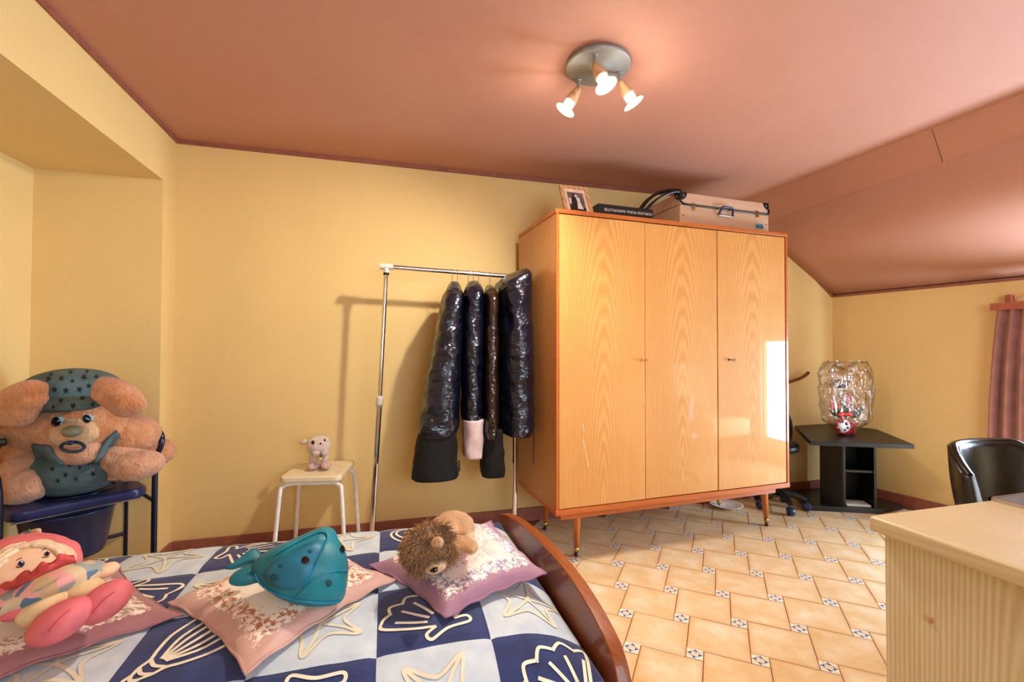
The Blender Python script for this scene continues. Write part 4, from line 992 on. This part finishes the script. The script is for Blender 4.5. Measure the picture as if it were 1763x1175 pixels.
for k in range(5200):
    a = rnd.uniform(0, 2 * PI); z = rnd.uniform(-1, 1); s_ = math.sqrt(1 - z * z); d = CR * (s_ * math.cos(a)) + CU * (s_ * math.sin(a)) + CW * z
    o_ = mc if k % 2 else at(755, 940, DL + .03)
    ex = Vector((d.dot(CR) * 39 * DL / FPX, d.dot(CU) * 35 * DL / FPX, d.dot(CW) * .06)) if k % 2 else Vector((d.dot(CR) * 28 * DL / FPX, d.dot(CU) * 30 * DL / FPX, d.dot(CW) * .058))
    p = o_ + CR * ex.x + CU * ex.y + CW * ex.z
    if d.dot(CU) < -.45 and d.dot(CW) < .1 and d.dot(CR) > -.1: continue
    t = (Vector((0, 0, 1)).cross(d)).normalized(); wv_ = (d * .55 + t * rnd.uniform(-.6, .6) + Vector((-.2, -.1, -.6)) * rnd.uniform(.2, .9)).normalized()
    L_ = rnd.uniform(.018, .034); q = rnd.uniform(.0008, .0016); sd = wv_.cross(d)
    sd = sd.normalized() if sd.length > 1e-4 else t
    sp.add([p - sd * q, p + sd * q, p + wv_ * L_ * .6 + d * .002, p + wv_ * L_ - d * .003], [(0, 1, 2), (0, 2, 3)])
tag(sp.build('mane_hair', M_mane, li, world=True, recalc=False), kind='stuff')
b = MB(); cam_ell(b, 748, 977, DL - .06, 18, 10.5, .026, 8); cam_ell(b, 757, 974, DL - .055, 12, 8, .025); fc = blob('muzzle', b, M_lionl, li, .004, 3)
patch('nose', BVH[fc.name], [(740, 984), (745, 979), (753, 977), (753, 983), (747, 986)], M_eye, li, .002)
puff('ear', [(741, 938), (745, 928), (755, 924), (763, 929), (764, 938), (758, 944), (748, 943)], at(752, 935, DL - .085), -CW + CU * .2, .012, .012, M_lion, li); puff('ear_inner', [(748, 939), (752, 930), (758, 928), (761, 934), (757, 941)], at(752, 935, DL - .097), -CW + CU * .2, .004, .004, M_lionl, li)
puff('ear', [(694, 945), (700, 943), (703, 950), (702, 957), (697, 957), (693, 952)], at(698, 950, DL - .03), -CW, .008, .008, M_lion, li)
# ------------------------------------------------------------------ rag doll
M_pink = simple('coral_pink_fabric', '#E0727A', .8, var=.08, bump=.3, bscale=60); M_red = simple('coral_red_felt', '#D8504C', .85, var=.1); M_skin = simple('peach_cloth', '#F0C8A4', .85, var=.04)
M_hair = simple('pale_hair_yarn', '#F2D6B4', .9, var=.1, nscale=90); M_stock = simple('cream_stocking', '#EBCF9E', .9, var=.06, bump=.3, bscale=120)
N = NT('patchwork_dress'); vec = N.coord(); vo = N.n('ShaderNodeTexVoronoi'); vo.inputs['Scale'].default_value = 38; N.l(vec, vo.inputs['Vector'])
sx = N.n('ShaderNodeSeparateColor'); N.l(vo.outputs['Color'], sx.inputs[0])
N.set(N.ramp(sx.outputs[0], [(.0, lin('#D8C2A0')), (.3, lin('#C8AE84')), (.5, lin('#5C7C94')), (.62, lin('#9AA6A4')), (.8, lin('#E6A6A0')), (1, lin('#EBDCC4'))]), .9); M_dress = N.m
for nd in N.t.nodes:
    if nd.type == 'VALTORGB': nd.color_ramp.interpolation = 'CONSTANT'
do = thing('rag_doll', 'pink rag doll with patchwork dress lying on the leftmost cushion', 'toy', (.34, -1.60, .51))
DD = 1.03
def dl(nm, els, mat, vox=.005, it=4):
    b = MB()
    for e_ in els: cam_ell(b, *e_)
    return blob(nm, b, mat, do, vox, it)
hood = dl('bonnet', [(45, 975, DD + .03, 78, 50, .09, -10), (90, 960, DD + .04, 30, 24, .06, -25)], M_pink)
face = dl('head', [(45, 985, DD - .0, 64, 44, .085, 6)], M_skin)
FB = BVH[face.name]
for (p0, p1, p2) in (((-5, 968), (20, 950), (52, 942)), ((-5, 962), (15, 946), (48, 938)), ((40, 944), (70, 938), (95, 948)), ((52, 940), (80, 936), (108, 952)), ((-5, 975), (10, 962), (30, 950)), ((60, 942), (88, 946), (104, 962)), ((75, 938), (100, 944), (114, 960)), ((15, 950), (40, 942), (70, 940)), ((85, 944), (102, 956), (108, 968)), ((-6, 982), (2, 975), (14, 966))):
    seam('hair_lock', [FB, BVH[hood.name]], [p0, p1, p2], .0052, M_hair, do, 6, .004)
M_purple = simple('violet_iris', '#3A2A66', .4)
for (x, y, rx, ryy) in ((37, 972, 6, 4.5), (81, 955, 4.5, 3.6)):
    patch('eye', FB, oval(x, y, rx, ryy, -18), M_purple, do, .002); patch('pupil', FB, oval(x, y, rx * .5, ryy * .7, -18), M_eye, do, .0035); patch('eye_glint', FB, oval(x + 1.5, y - 1.5, 1.3, 1.1), M_white, do, .005)
    seam('eyebrow', FB, [(x - 8, y - 6), (x - 4, y - 9), (x + 1, y - 10)], .0008, M_eye, do); seam('lash', FB, [(x - 9, y + 5), (x - 4, y + 6), (x + 3, y + 4)], .0008, M_eye, do)
puff('bow', [(28, 926), (38, 918), (50, 914), (68, 910), (71, 920), (68, 930), (50, 928)], at(50, 922, DD + .10), -CW, .008, .008, M_dress, do); puff('bow', [(84, 934), (92, 930), (95, 937), (90, 940)], at(90, 935, DD + .07), -CW, .005, .005, M_dress, do)
# ruffled collar
cp = [(-8, 1030), (15, 1014), (30, 1006), (48, 996), (62, 990), (78, 982), (95, 975), (112, 968), (130, 964)]
rm = MB(); cps = smooth_pts([(x, y, 0) for x, y in cp], 6); vs = []
for i, p in enumerate(cps):
    r_ = math.sin(i * .5); D_ = DD - .06 - .05 * math.sin(PI * i / len(cps)); vs += [at(p.x + 2, p.y + 6, D_ + .02), at(p.x, p.y - 1, D_ - .012 + .006 * r_), at(p.x - 3, p.y - 11 - 3.2 * r_, D_ - .006 - .008 * r_)]
fs = [];
for i in range(len(cps) - 1): fs += [(3 * i, 3 * i + 3, 3 * i + 4, 3 * i + 1), (3 * i + 1, 3 * i + 4, 3 * i + 5, 3 * i + 2)]
rm.add(vs, fs, True); o = rm.build('collar_ruffle', M_red, do, world=True); md = o.modifiers.new('s', 'SOLIDIFY'); md.thickness = .004
dress = dl('dress', [(75, 1012, DD - .03, 70, 26, .075, 20), (118, 1000, DD - .0, 54, 24, .065, 14), (42, 1026, DD - .05, 40, 22, .065, 25)], M_dress)
dl('arm', [(150, 985, DD + .03, 34, 13, .03, 10), (178, 984, DD + .03, 16, 12, .028)], M_pink); dl('hand', [(186, 982, DD + .03, 14, 12, .026)], M_skin)
dl('sleeve_arm', [(10, 1020, DD - .06, 26, 14, .035, 40)], M_pink)
dl('stocking', [(78, 1046, DD - .06, 40, 25, .045, 25)], M_stock); dl('stocking', [(138, 1022, DD - .02, 34, 22, .04, 22)], M_stock)
dl('underskirt', [(52, 1040, DD - .055, 36, 18, .05, 20)], M_pink)
f1 = dl('boot', [(105, 1070, DD - .105, 50, 31, .05, 33), (85, 1085, DD - .10, 25, 18, .04, 20)], M_pink); f2 = dl('boot', [(182, 1036, DD - .045, 40, 29, .05, 40), (165, 1050, DD - .045, 25, 18, .04, 20)], M_pink)
seam('stitch_line', BVH[f1.name], [(84, 1088), (100, 1068), (122, 1050)], .0012, M_red, do); seam('stitch_line', BVH[f2.name], [(160, 1056), (176, 1036), (196, 1020)], .0012, M_red, do)
# ------------------------------------------------------------------ corner table
TZ = .53
tb = thing('corner_table', 'low black corner table with open shelf column and floor plate', 'table', (4.25, -.35, 0))
top = [(4.17, -.03), (3.745, -.535), (4.282, -.788), (4.62, -.32), (4.56, -.03)]
MB().prism(top, TZ - .028, TZ).build('table_top', M_blackwood, tb, world=True, bevel=.003)
MB().prism([(3.93, -.335), (4.36, -.525), (4.60, -.50), (4.57, -.05), (4.14, -.03)], .0, .035).build('floor_plate', M_blackwood, tb, world=True, bevel=.003)
FLc, FRc = Vector((4.166, -.416, 0)), Vector((4.356, -.503, 0)); du = (FRc - FLc).normalized(); dv = Vector((-du.y, du.x, 0))
def panel(nm, a, b_, th, z0, z1, m=M_blackwood):
    a = Vector(a); b_ = Vector(b_); d = (b_ - a).normalized(); nn = Vector((-d.y, d.x, 0)) * th
    mb = MB().prism([(p.x, p.y) for p in (a, b_, b_ + nn, a + nn)], z0, z1); return mb.build(nm, m, tb, world=True)
panel('column_side', FRc + du * -.0, FRc + dv * .22, .016, .035, TZ - .028); panel('column_side', FLc + du * .016, FLc + du * .016 + dv * .22, .016, .035, TZ - .028)
panel('column_back', FLc + dv * .205, FRc + dv * .205, .016, .035, TZ - .028)
panel('column_wing', FLc + Vector((-.001, .002, 0)), (4.115, -.29, 0), .016, .035, TZ - .028)
MB().prism([(p.x, p.y) for p in (FLc + dv * .01, FRc + dv * .01, FRc + dv * .2, FLc + dv * .2)], .27, .285).build('shelf', M_blackwood, tb, world=True)
pp = thing('paper_stack', 'stack of white papers on the bottom shelf of black table', 'papers', FLc.lerp(FRc, .5) + dv * .1 + Vector((0, 0, .0352)))
for k in range(4):
    o_ = Vector((0, 0, .0355 + k * .003)); a = .0 + k * .12
    q = [FLc + du * .03 + dv * (.012 + .004 * k), FRc - du * .03 + dv * .012, FRc - du * .025 + dv * (.15 - .01 * k), FLc + du * .025 + dv * (.17 - .02 * k)]
    MB().slab([p + o_ for p in q], (0, 0, .0022)).build('sheet', M_white, pp, world=True)
# ------------------------------------------------------------------ bouquet in cellophane
BD = 3.17; BC = Vector((4.215, -.40, TZ))
N = NT('cellophane'); tr = N.n('ShaderNodeBsdfTransparent'); gl = N.n('ShaderNodeBsdfGlossy'); gl.inputs['Roughness'].default_value = .08
tr.inputs[0].default_value = (.97, .96, .94, 1)
vec = N.coord(); vo = N.n('ShaderNodeTexVoronoi'); vo.inputs['Scale'].default_value = 17; N.l(N.coord((1.3, 1.3, .55)), vo.inputs['Vector']); a = N.math('ADD', vo.outputs['Distance'], N.math('MULTIPLY', N.noise(vec, 30, 3), .5)); bp = N.n('ShaderNodeBump'); bp.inputs['Strength'].default_value = 1; bp.inputs['Distance'].default_value = .02; N.l(a, bp.inputs['Height']); N.l(bp.outputs[0], gl.inputs['Normal'])
fr_ = N.n('ShaderNodeFresnel'); fr_.inputs[0].default_value = 1.5; N.l(bp.outputs[0], fr_.inputs['Normal'])
mx = N.n('ShaderNodeMixShader'); N.l(N.math('MINIMUM', N.math('ADD', N.math('MULTIPLY', fr_.outputs[0], 1.0), .07), .7), mx.inputs[0]); N.l(tr.outputs[0], mx.inputs[1]); N.l(gl.outputs[0], mx.inputs[2])
N.l(mx.outputs[0], N.t.nodes['Material Output'].inputs[0]); M_cello = N.m
bq = thing('wrapped_flower_basket', 'flower arrangement wrapped in clear cellophane on black corner table', 'flowers', BC + Vector((0, 0, .0005)))
prof = [(0, .045, .045), (.03, .065, .055), (.07, .12, .075), (.10, .155, .085), (.14, .165, .085), (.22, .172, .09), (.32, .185, .085), (.40, .19, .075), (.45, .18, .06), (.485, .165, .045), (.505, .15, .03)]
pr = smooth_pts([Vector(p) for p in prof], 5); path = []
for p in pr: path.append((BC + Vector((0, 0, .001 + p.x)) + CR * .004, CR * p.y, Vector((CW.x, CW.y, 0)) * p.z, .85))
wrap = loft(path, 80, .018, 12, 2, .1)
nrm = len(pr) * 80; wrap.f = [f for f in wrap.f if max(f) < nrm]; wrap.sm = wrap.sm[:len(wrap.f)]; wrap.mi = wrap.mi[:len(wrap.f)]
for i in range(80):
    k = (len(pr) - 1) * 80 + i; wrap.v[k].z += .012 * math.sin(i * .9) + (.02 if i in (0, 1, 39, 40, 41) else 0)
wrap.build('cellophane_wrap', M_cello, bq, world=True, recalc=False)
M_redp = simple('red_glaze', '#C0282C', .3); M_pinkf = simple('pink_petals', '#EDA9B0', .7); M_leaf = simple('dark_leaf', '#2F4A2A', .6, var=.3); M_gold = simple('gold_tinsel', '#D89A34', .4, .3)
MB().lathe([(.04, 0.001), (.05, .02), (.055, .06), (.05, .085), (.046, .086)], BC, (0, 0, 1), 28).build('pot', M_redp, bq, world=True)
pc = at(1451, 734, BD - .065)
face_ = MB().lathe([(.052, 0), (.052, .006), (.046, .008)], pc, -CW, 32).build('pot_medallion', M_redp, bq, world=True)
MB().lathe([(.042, .0075), (.042, .0095)], pc, -CW, 32).build('medallion_face', M_white, bq, world=True)
mk = MB()
for (dx, dy, r) in ((-9, -2, 2.6), (7, -4, 3), (9, 3, 2.4), (-6, 6, 3), (4, 7, 2.2), (0, -8, 2.4), (-4, -7, 2)):
    c_ = at(1451 + dx, 734 + dy, BD - .0755); mk.lathe([(r * BD / FPX, 0), (r * BD / FPX * .7, .0012)], c_, -CW, 8)
mk.build('medallion_marks', M_eye, bq, world=True)
bm_ = MB()
for s_ in (-1, 1): cam_ell(bm_, 1455 + s_ * 7, 714, BD - .07, 6.5, 3.8, .012, s_ * -12)
cam_ell(bm_, 1455, 714, BD - .075, 3, 3, .01); bm_.build('ribbon_bow', simple('red_ribbon', '#D03A2C', .4), bq, world=True)
rnd = random.Random(11); pk = MB()
for k in range(46):
    t = rnd.random(); x = 1461 + rnd.gauss(0, 3.4) + (3 if t > .7 else 0) + (t - .5) * 5; y = 680 + t * 28; cam_ell(pk, x, y, BD - .03 + rnd.uniform(-.015, .02), 2.6, 2.3, .009, seg=8, rings=6)
pk.build('flower_spike', M_pinkf, bq, world=True)
def leaf(p0, p1, wdt, m=M_leaf):
    p0 = Vector(p0); p1 = Vector(p1); d = p1 - p0; sd = d.cross(CW).normalized() * wdt; mid = p0.lerp(p1, .45) - CW * .012
    mb = MB().add([p0, mid + sd, p1, mid - sd, mid - CW * .004], [(0, 1, 4), (1, 2, 4), (2, 3, 4), (3, 0, 4)], True); return mb.build('leaf', m, bq, world=True)
for k in range(16):
    x = 1430 + k * 3.6; t = (x - 1455) / 28; leaf(at(1455 + t * 12, 722, BD - .03), at(x + t * 6, 698 - 12 * rnd.random() + abs(t) * 8, BD - .02 + .05 * rnd.uniform(-1, 1)), .012)
for (x0, y0, x1, y1, m) in ((1433, 712, 1428, 684, M_redp), (1440, 716, 1434, 680, M_white), (1446, 714, 1450, 697, M_white), (1480, 722, 1483, 709, M_white), (1444, 706, 1441, 692, M_redp)): leaf(at(x0, y0, BD - .06), at(x1, y1, BD - .04), .009, m)
gd = MB()
for k in range(26): cam_ell(gd, 1478 + 3 * math.sin(k * 1.1), 634 + k * 2.7, BD - .01 + .02 * math.sin(k), 1.7, 1.5, .006, 20, seg=8, rings=6)
gd.build('tinsel', M_gold, bq, world=True)
MB().lathe([(.0, -.058), (.03, -.05), (.048, -.03), (.055, 0), (.052, 0), (.045, -.026), (.0, -.05)], at(1447, 655, BD + .02), (0, 0, 1), 28, cap=False).build('silver_bowl', M_steel, bq, world=True)
MB().tube([at(1447, 672, BD + .02), at(1452, 722, BD + .01)], .004, 8).build('bowl_stem', M_steel, bq, world=True)
# ------------------------------------------------------------------ office chair
oc = thing('office_chair', 'black swivel chair half hidden behind the wardrobe', 'chair', (3.80, -.235, 0))
oc0 = Vector((3.80, -.235, 0))
for k in range(5):
    a = math.radians(-40 + 72 * k); d = Vector((math.cos(a), math.sin(a), 0)) * (.165 if k not in (1, 2, 3) else .15)
    MB().tube([oc0 + Vector((0, 0, .115)), oc0 + d * .6 + Vector((0, 0, .1)), oc0 + d + Vector((0, 0, .075))], [.028, .022, .016], 10).build('base_arm', M_black, oc, world=True)
    c_ = oc0 + d; s_ = d.cross(Vector((0, 0, 1))).normalized()
    MB().lathe([(.024, -.02), (.029, -.016), (.029, .016), (.024, .02)], (c_.x, c_.y, .029), s_, 18).build('caster', M_bucket, oc, world=True)
MB().tube([oc0 + Vector((0, 0, .1)), oc0 + Vector((0, 0, .4))], .025, 14).build('gas_column', M_black, oc, world=True)
MB().lathe([(.10, .40), (.125, .41), (.13, .44), (.12, .46), (.0, .465)], oc0, (0, 0, 1), 32).build('seat', M_leather, oc, world=True)
puff('backrest', [(3.66, -.11, .42), (3.66, -.11, .60), (3.70, -.11, .69), (3.80, -.11, .72), (3.95, -.12, .70), (4.03, -.12, .62), (4.05, -.12, .53), (4.03, -.12, .43), (3.90, -.12, .385), (3.75, -.11, .385)], (3.8, -.12, .5), (0, -1, 0), .035, .03, M_leather, oc, world_pts=True)
MB().tube([oc0 + Vector((0, .02, .41)), oc0 + Vector((0, .13, .42)), oc0 + Vector((0, .135, .5))], .014, 10).build('back_bar', M_black, oc, world=True)
cn = thing('walking_cane', 'curved brown wooden cane handle poking out behind the wardrobe', 'cane', (3.98, -.05, 0))
MB().tube(smooth_pts([(3.90, -.06, .0), (3.95, -.05, .5), (3.975, -.05, .80), (4.02, -.05, .852), (4.103, -.05, .872), (4.19, -.05, .893), (4.25, -.05, .918), (4.285, -.05, .942)], 6), .0125, 12).build('cane_shaft', wood('cane_wood', '#8A4420', '#5E2810', 20, .1, .35, 'z', 2, .3), cn, world=True)
# ------------------------------------------------------------------ curtain, pelmet, dove
M_pel = simple('terracotta_paint', '#A5583F', .6, var=.1)
N = NT('dusty_rose_curtain'); vec = N.coord(); N.set(N.ramp(N.noise(vec, 12, 3), [(.3, lin('#8E5E58')), (.7, lin('#A87068'))]), .75, 0, Sheen_Weight=.3); N.bump(N.noise(N.coord((1, 1, .1)), 200, 2), .2, .002); M_cur = N.m
def curtain(name, label, t0, t1, pinch):
    root = thing(name, label, 'curtain', rw((t0 + t1) / 2, .09, .06)); root['group'] = 'curtains at the right window'
    mb = MB(); n, m = 90, 26
    for j in range(m + 1):
        v = j / m; z = 1.362 - v * 1.30
        for i in range(n + 1):
            u = i / n; w_ = pinch + (1 - pinch) * min(1, v * 1.6) ** .7
            t = t1 + (t0 - t1) * (1 - u) * w_ if pinch < 1 else t0 + (t1 - t0) * u
            amp = .010 + .022 * min(1, v * 2.5)
            off = .085 + amp * math.sin(u * 2 * PI * 5.5 + .6 * math.sin(v * 3)) + .006 * math.sin(u * 37 + v * 5)
            mb.v.append(rw(t, off, z))
    for j in range(m):
        for i in range(n): k = j * (n + 1) + i; mb.f.append([k, k + 1, k + n + 2, k + n + 1]); mb.sm.append(True); mb.mi.append(0)
    o = mb.build('drape', M_cur, root, world=True); md = o.modifiers.new('s', 'SOLIDIFY'); md.thickness = .002
curtain('curtain', 'dusty rose pleated curtain hanging from pelmet behind the black chair', .935, 1.28, .86)
curtain('curtain', 'dusty rose pleated curtain at the far side of the window', 1.93, 2.22, 1)
pl = thing('curtain_pelmet', 'terracotta wooden curtain rail board above the window', 'curtain rail', rw(1.6, .06, 1.36))
MB().slab([rw(.955, .05, 1.362), rw(2.28, .05, 1.362), rw(2.28, .05, 1.405), rw(.955, .05, 1.405)], -RN * .05).build('rail_board', M_pel, pl, world=True, bevel=.002)
for t in (1.02, 2.2):
    MB().slab([rw(t - .012, .0, 1.33), rw(t + .012, .0, 1.33), rw(t + .012, 0, 1.455), rw(t - .012, 0, 1.455)], -RN * .06).build('bracket', M_pel, pl, world=True)
dv_ = thing('dove_ornament', 'small white dove figurine on the curtain rail', 'ornament', rw(1.115, .075, 1.4055))
M_porc = simple('white_porcelain', '#E6D8C4', .3)
b = MB(); cc = rw(1.115, .075, 1.425)
b.ell(cc, (RD * .030, RN * .014, Vector((0, 0, .016)))); b.ell(cc - RD * -.018 + Vector((0, 0, .018)), (RD * .012, RN * .010, Vector((0, 0, .016)))); b.ell(cc + RD * .016 + Vector((0, 0, .034)), (RD * .010, RN * .009, Vector((0, 0, .009)))); b.ell(cc - RD * .032 + Vector((0, 0, -.006)), (RD * .02, RN * .009, Vector((0, 0, .006)))); b.ell(cc + Vector((0, 0, -.014)), (RD * .012, RN * .010, Vector((0, 0, .006))))
blob('body', b, M_porc, dv_, .003, 2)
MB().lathe([(.004, 0), (.0005, .009)], cc + RD * .007 + Vector((0, 0, .034)), -RD, 8).build('beak', M_brass, dv_, world=True)
# ------------------------------------------------------------------ desk, glass, leather chair
M_pine = wood('pale_pine', '#E4DDC4', '#CBBC92', 34, .06, .5, 'z', 2.0, 0, True, (0, .0, .02), .30); M_pinetop = wood('pine_top', '#DED0AC', '#D0BC92', 40, .06, .4, 'y', 2.5, .2, bw=.2)
dk = thing('pine_desk', 'pale pine desk with grained side panel in the right foreground', 'desk', (2.8, -2.43, 0))
MB().box((2.145, -2.80, .716), (3.50, -2.083, .75)).build('desk_top', M_pinetop, dk, world=True, bevel=.007, bseg=3)
for x in (2.170, 3.455): MB().box((x, -2.775, 0), (x + .02, -2.100, .716)).build('side_panel', M_pine, dk, world=True, bevel=.0015, origin=(x + .01, -2.33, .45))
MB().box((2.19, -2.13, .35), (3.455, -2.112, .716)).build('modesty_panel', M_pine, dk, world=True, origin=(2.8, -2.12, .6))
MB().lathe([(.0068, 0), (.0068, .002), (.005, .0035)], (2.170, -2.187, .574), (-1, 0, 0), 16).build('dowel_plug', M_cone, dk, world=True)
M_plate = NT('grey_tinted_glass').set((.35, .42, .46), .05, 0, Transmission_Weight=.35).m
gp = thing('glass_plate', 'grey glass plate with metal edge lying on pine desk', 'glass plate', (2.9, -2.4, .7502))
MB().box((2.545, -2.72, .7502), (3.42, -2.09, .756)).build('pane', M_plate, gp, world=True)
MB().box((2.535, -2.72, .7502), (2.545, -2.085, .758)).build('edge_strip', M_steel, gp, world=True)
MB().box((2.535, -2.09, .7502), (3.42, -2.085, .758)).build('edge_strip', M_steel, gp, world=True)
M_lea = simple('dark_brown_leather', '#150F0E', .3, var=.15, bump=.35, bscale=130, bdist=.002)
lc = thing('leather_tub_chair', 'shiny dark leather tub chair behind the pine desk', 'chair', (3.47, -1.70, 0))
mb = MB(); n, m = 40, 16; C_ = Vector((3.47, -1.70, 0))
for side in (0, 1):
    for j in range(m + 1):
        v = j / m
        for i in range(n + 1):
            u = i / n; a = math.radians(168 - 156 * u); rr = .27 - .05 * (1 - v) - (.045 if side else 0)
            zt_ = .735 - .10 * max(0, abs(u - .5) * 2 - .55) ** 1.2 / .45
            z = .40 + (zt_ - .40) * v
            bul = .012 * math.sin(PI * v) * (1 if side == 0 else -1)
            mb.v.append(C_ + Vector((math.cos(a) * (rr + bul) * 1.05, math.sin(a) * (rr + bul) * .72, z)))
K = (m + 1) * (n + 1)
for s_ in (0, 1):
    for j in range(m):
        for i in range(n): k = s_ * K + j * (n + 1) + i; mb.f.append([k, k + 1, k + n + 2, k + n + 1]); mb.sm.append(True); mb.mi.append(0)
for i in range(n): k = m * (n + 1) + i; mb.f.append([k, k + 1, K + k + 1, K + k]); mb.f.append([i, i + 1, K + i + 1, K + i]); mb.sm += [True] * 2; mb.mi += [0] * 2
for j in range(m):
    for i in (0, n): k = j * (n + 1) + i; mb.f.append([k, k + n + 1, K + k + n + 1, K + k]); mb.sm.append(True); mb.mi.append(0)
mb.build('backrest', M_lea, lc, world=True)
rim = []
for i in range(n + 1):
    p = (mb.v[m * (n + 1) + i] + mb.v[K + m * (n + 1) + i]) / 2; rim.append(p)
MB().tube(rim, .013, 10).build('padded_rim', M_lea, lc, world=True)
MB().lathe([(.0, .36), (.24, .362), (.262, .385), (.262, .42), (.23, .455), (.0, .465)], C_, (0, 0, 1), 36, cap=False).build('seat', M_lea, lc, world=True)
MB().tube([C_ + Vector((0, 0, .1)), C_ + Vector((0, 0, .37))], .028, 14).build('pedestal', M_black, lc, world=True)
for k in range(5):
    a = math.radians(20 + 72 * k); d = Vector((math.cos(a), math.sin(a), 0)) * .27
    MB().tube([C_ + Vector((0, 0, .11)), C_ + d + Vector((0, 0, .07))], [.026, .016], 10).build('base_arm', M_black, lc, world=True)
    MB().lathe([(.024, -.018), (.028, -.014), (.028, .014), (.024, .018)], (C_.x + d.x, C_.y + d.y, .028), d.cross(Vector((0, 0, 1))), 16).build('caster', M_black, lc, world=True)
# ------------------------------------------------------------------ armchair seen mirrored in the glossy wardrobe door
ac = thing('wooden_armchair', 'armchair with wooden arms under cream throw mirrored in the wardrobe door', 'armchair', (4.5, -2.28, 0), math.radians(178))
M_thr = simple('cream_throw', '#E6D2A4', .9, var=.08, bump=.3, bscale=60)
for s_ in (-1, 1):
    MB().box((s_ * .30 - .03, -.32, .54), (s_ * .30 + .03, .24, .575)).build('armrest', M_leg, ac, bevel=.01)
    MB().box((s_ * .30 - .018, -.28, 0), (s_ * .30 + .018, -.24, .54)).build('leg', M_leg, ac, bevel=.004); MB().box((s_ * .30 - .018, .20, 0), (s_ * .30 + .018, .24, .54)).build('leg', M_leg, ac, bevel=.004)
MB().box((-.265, -.33, .26), (.265, .20, .44)).build('seat', M_thr, ac, bevel=.05, bseg=4)
bk = MB().box((-.265, .12, .44), (.265, .26, .98)); bk.v = [Vector((v.x, v.y + (v.z - .44) * .22, v.z)) for v in bk.v]; bk.build('backrest', M_thr, ac, bevel=.05, bseg=4)
dv3 = thing('white_dish', 'white enamel dish on the floor behind the wardrobe', 'dish', (3.44, -.13, .0))
MB().lathe([(.06, .0), (.085, .012), (.108, .022), (.112, .023), (.106, .0235), (.083, .015), (.0, .006)], (3.44, -.13, 0.001), (0, 0, 1), 32, cap=False).build('bowl', M_white, dv3, world=True)
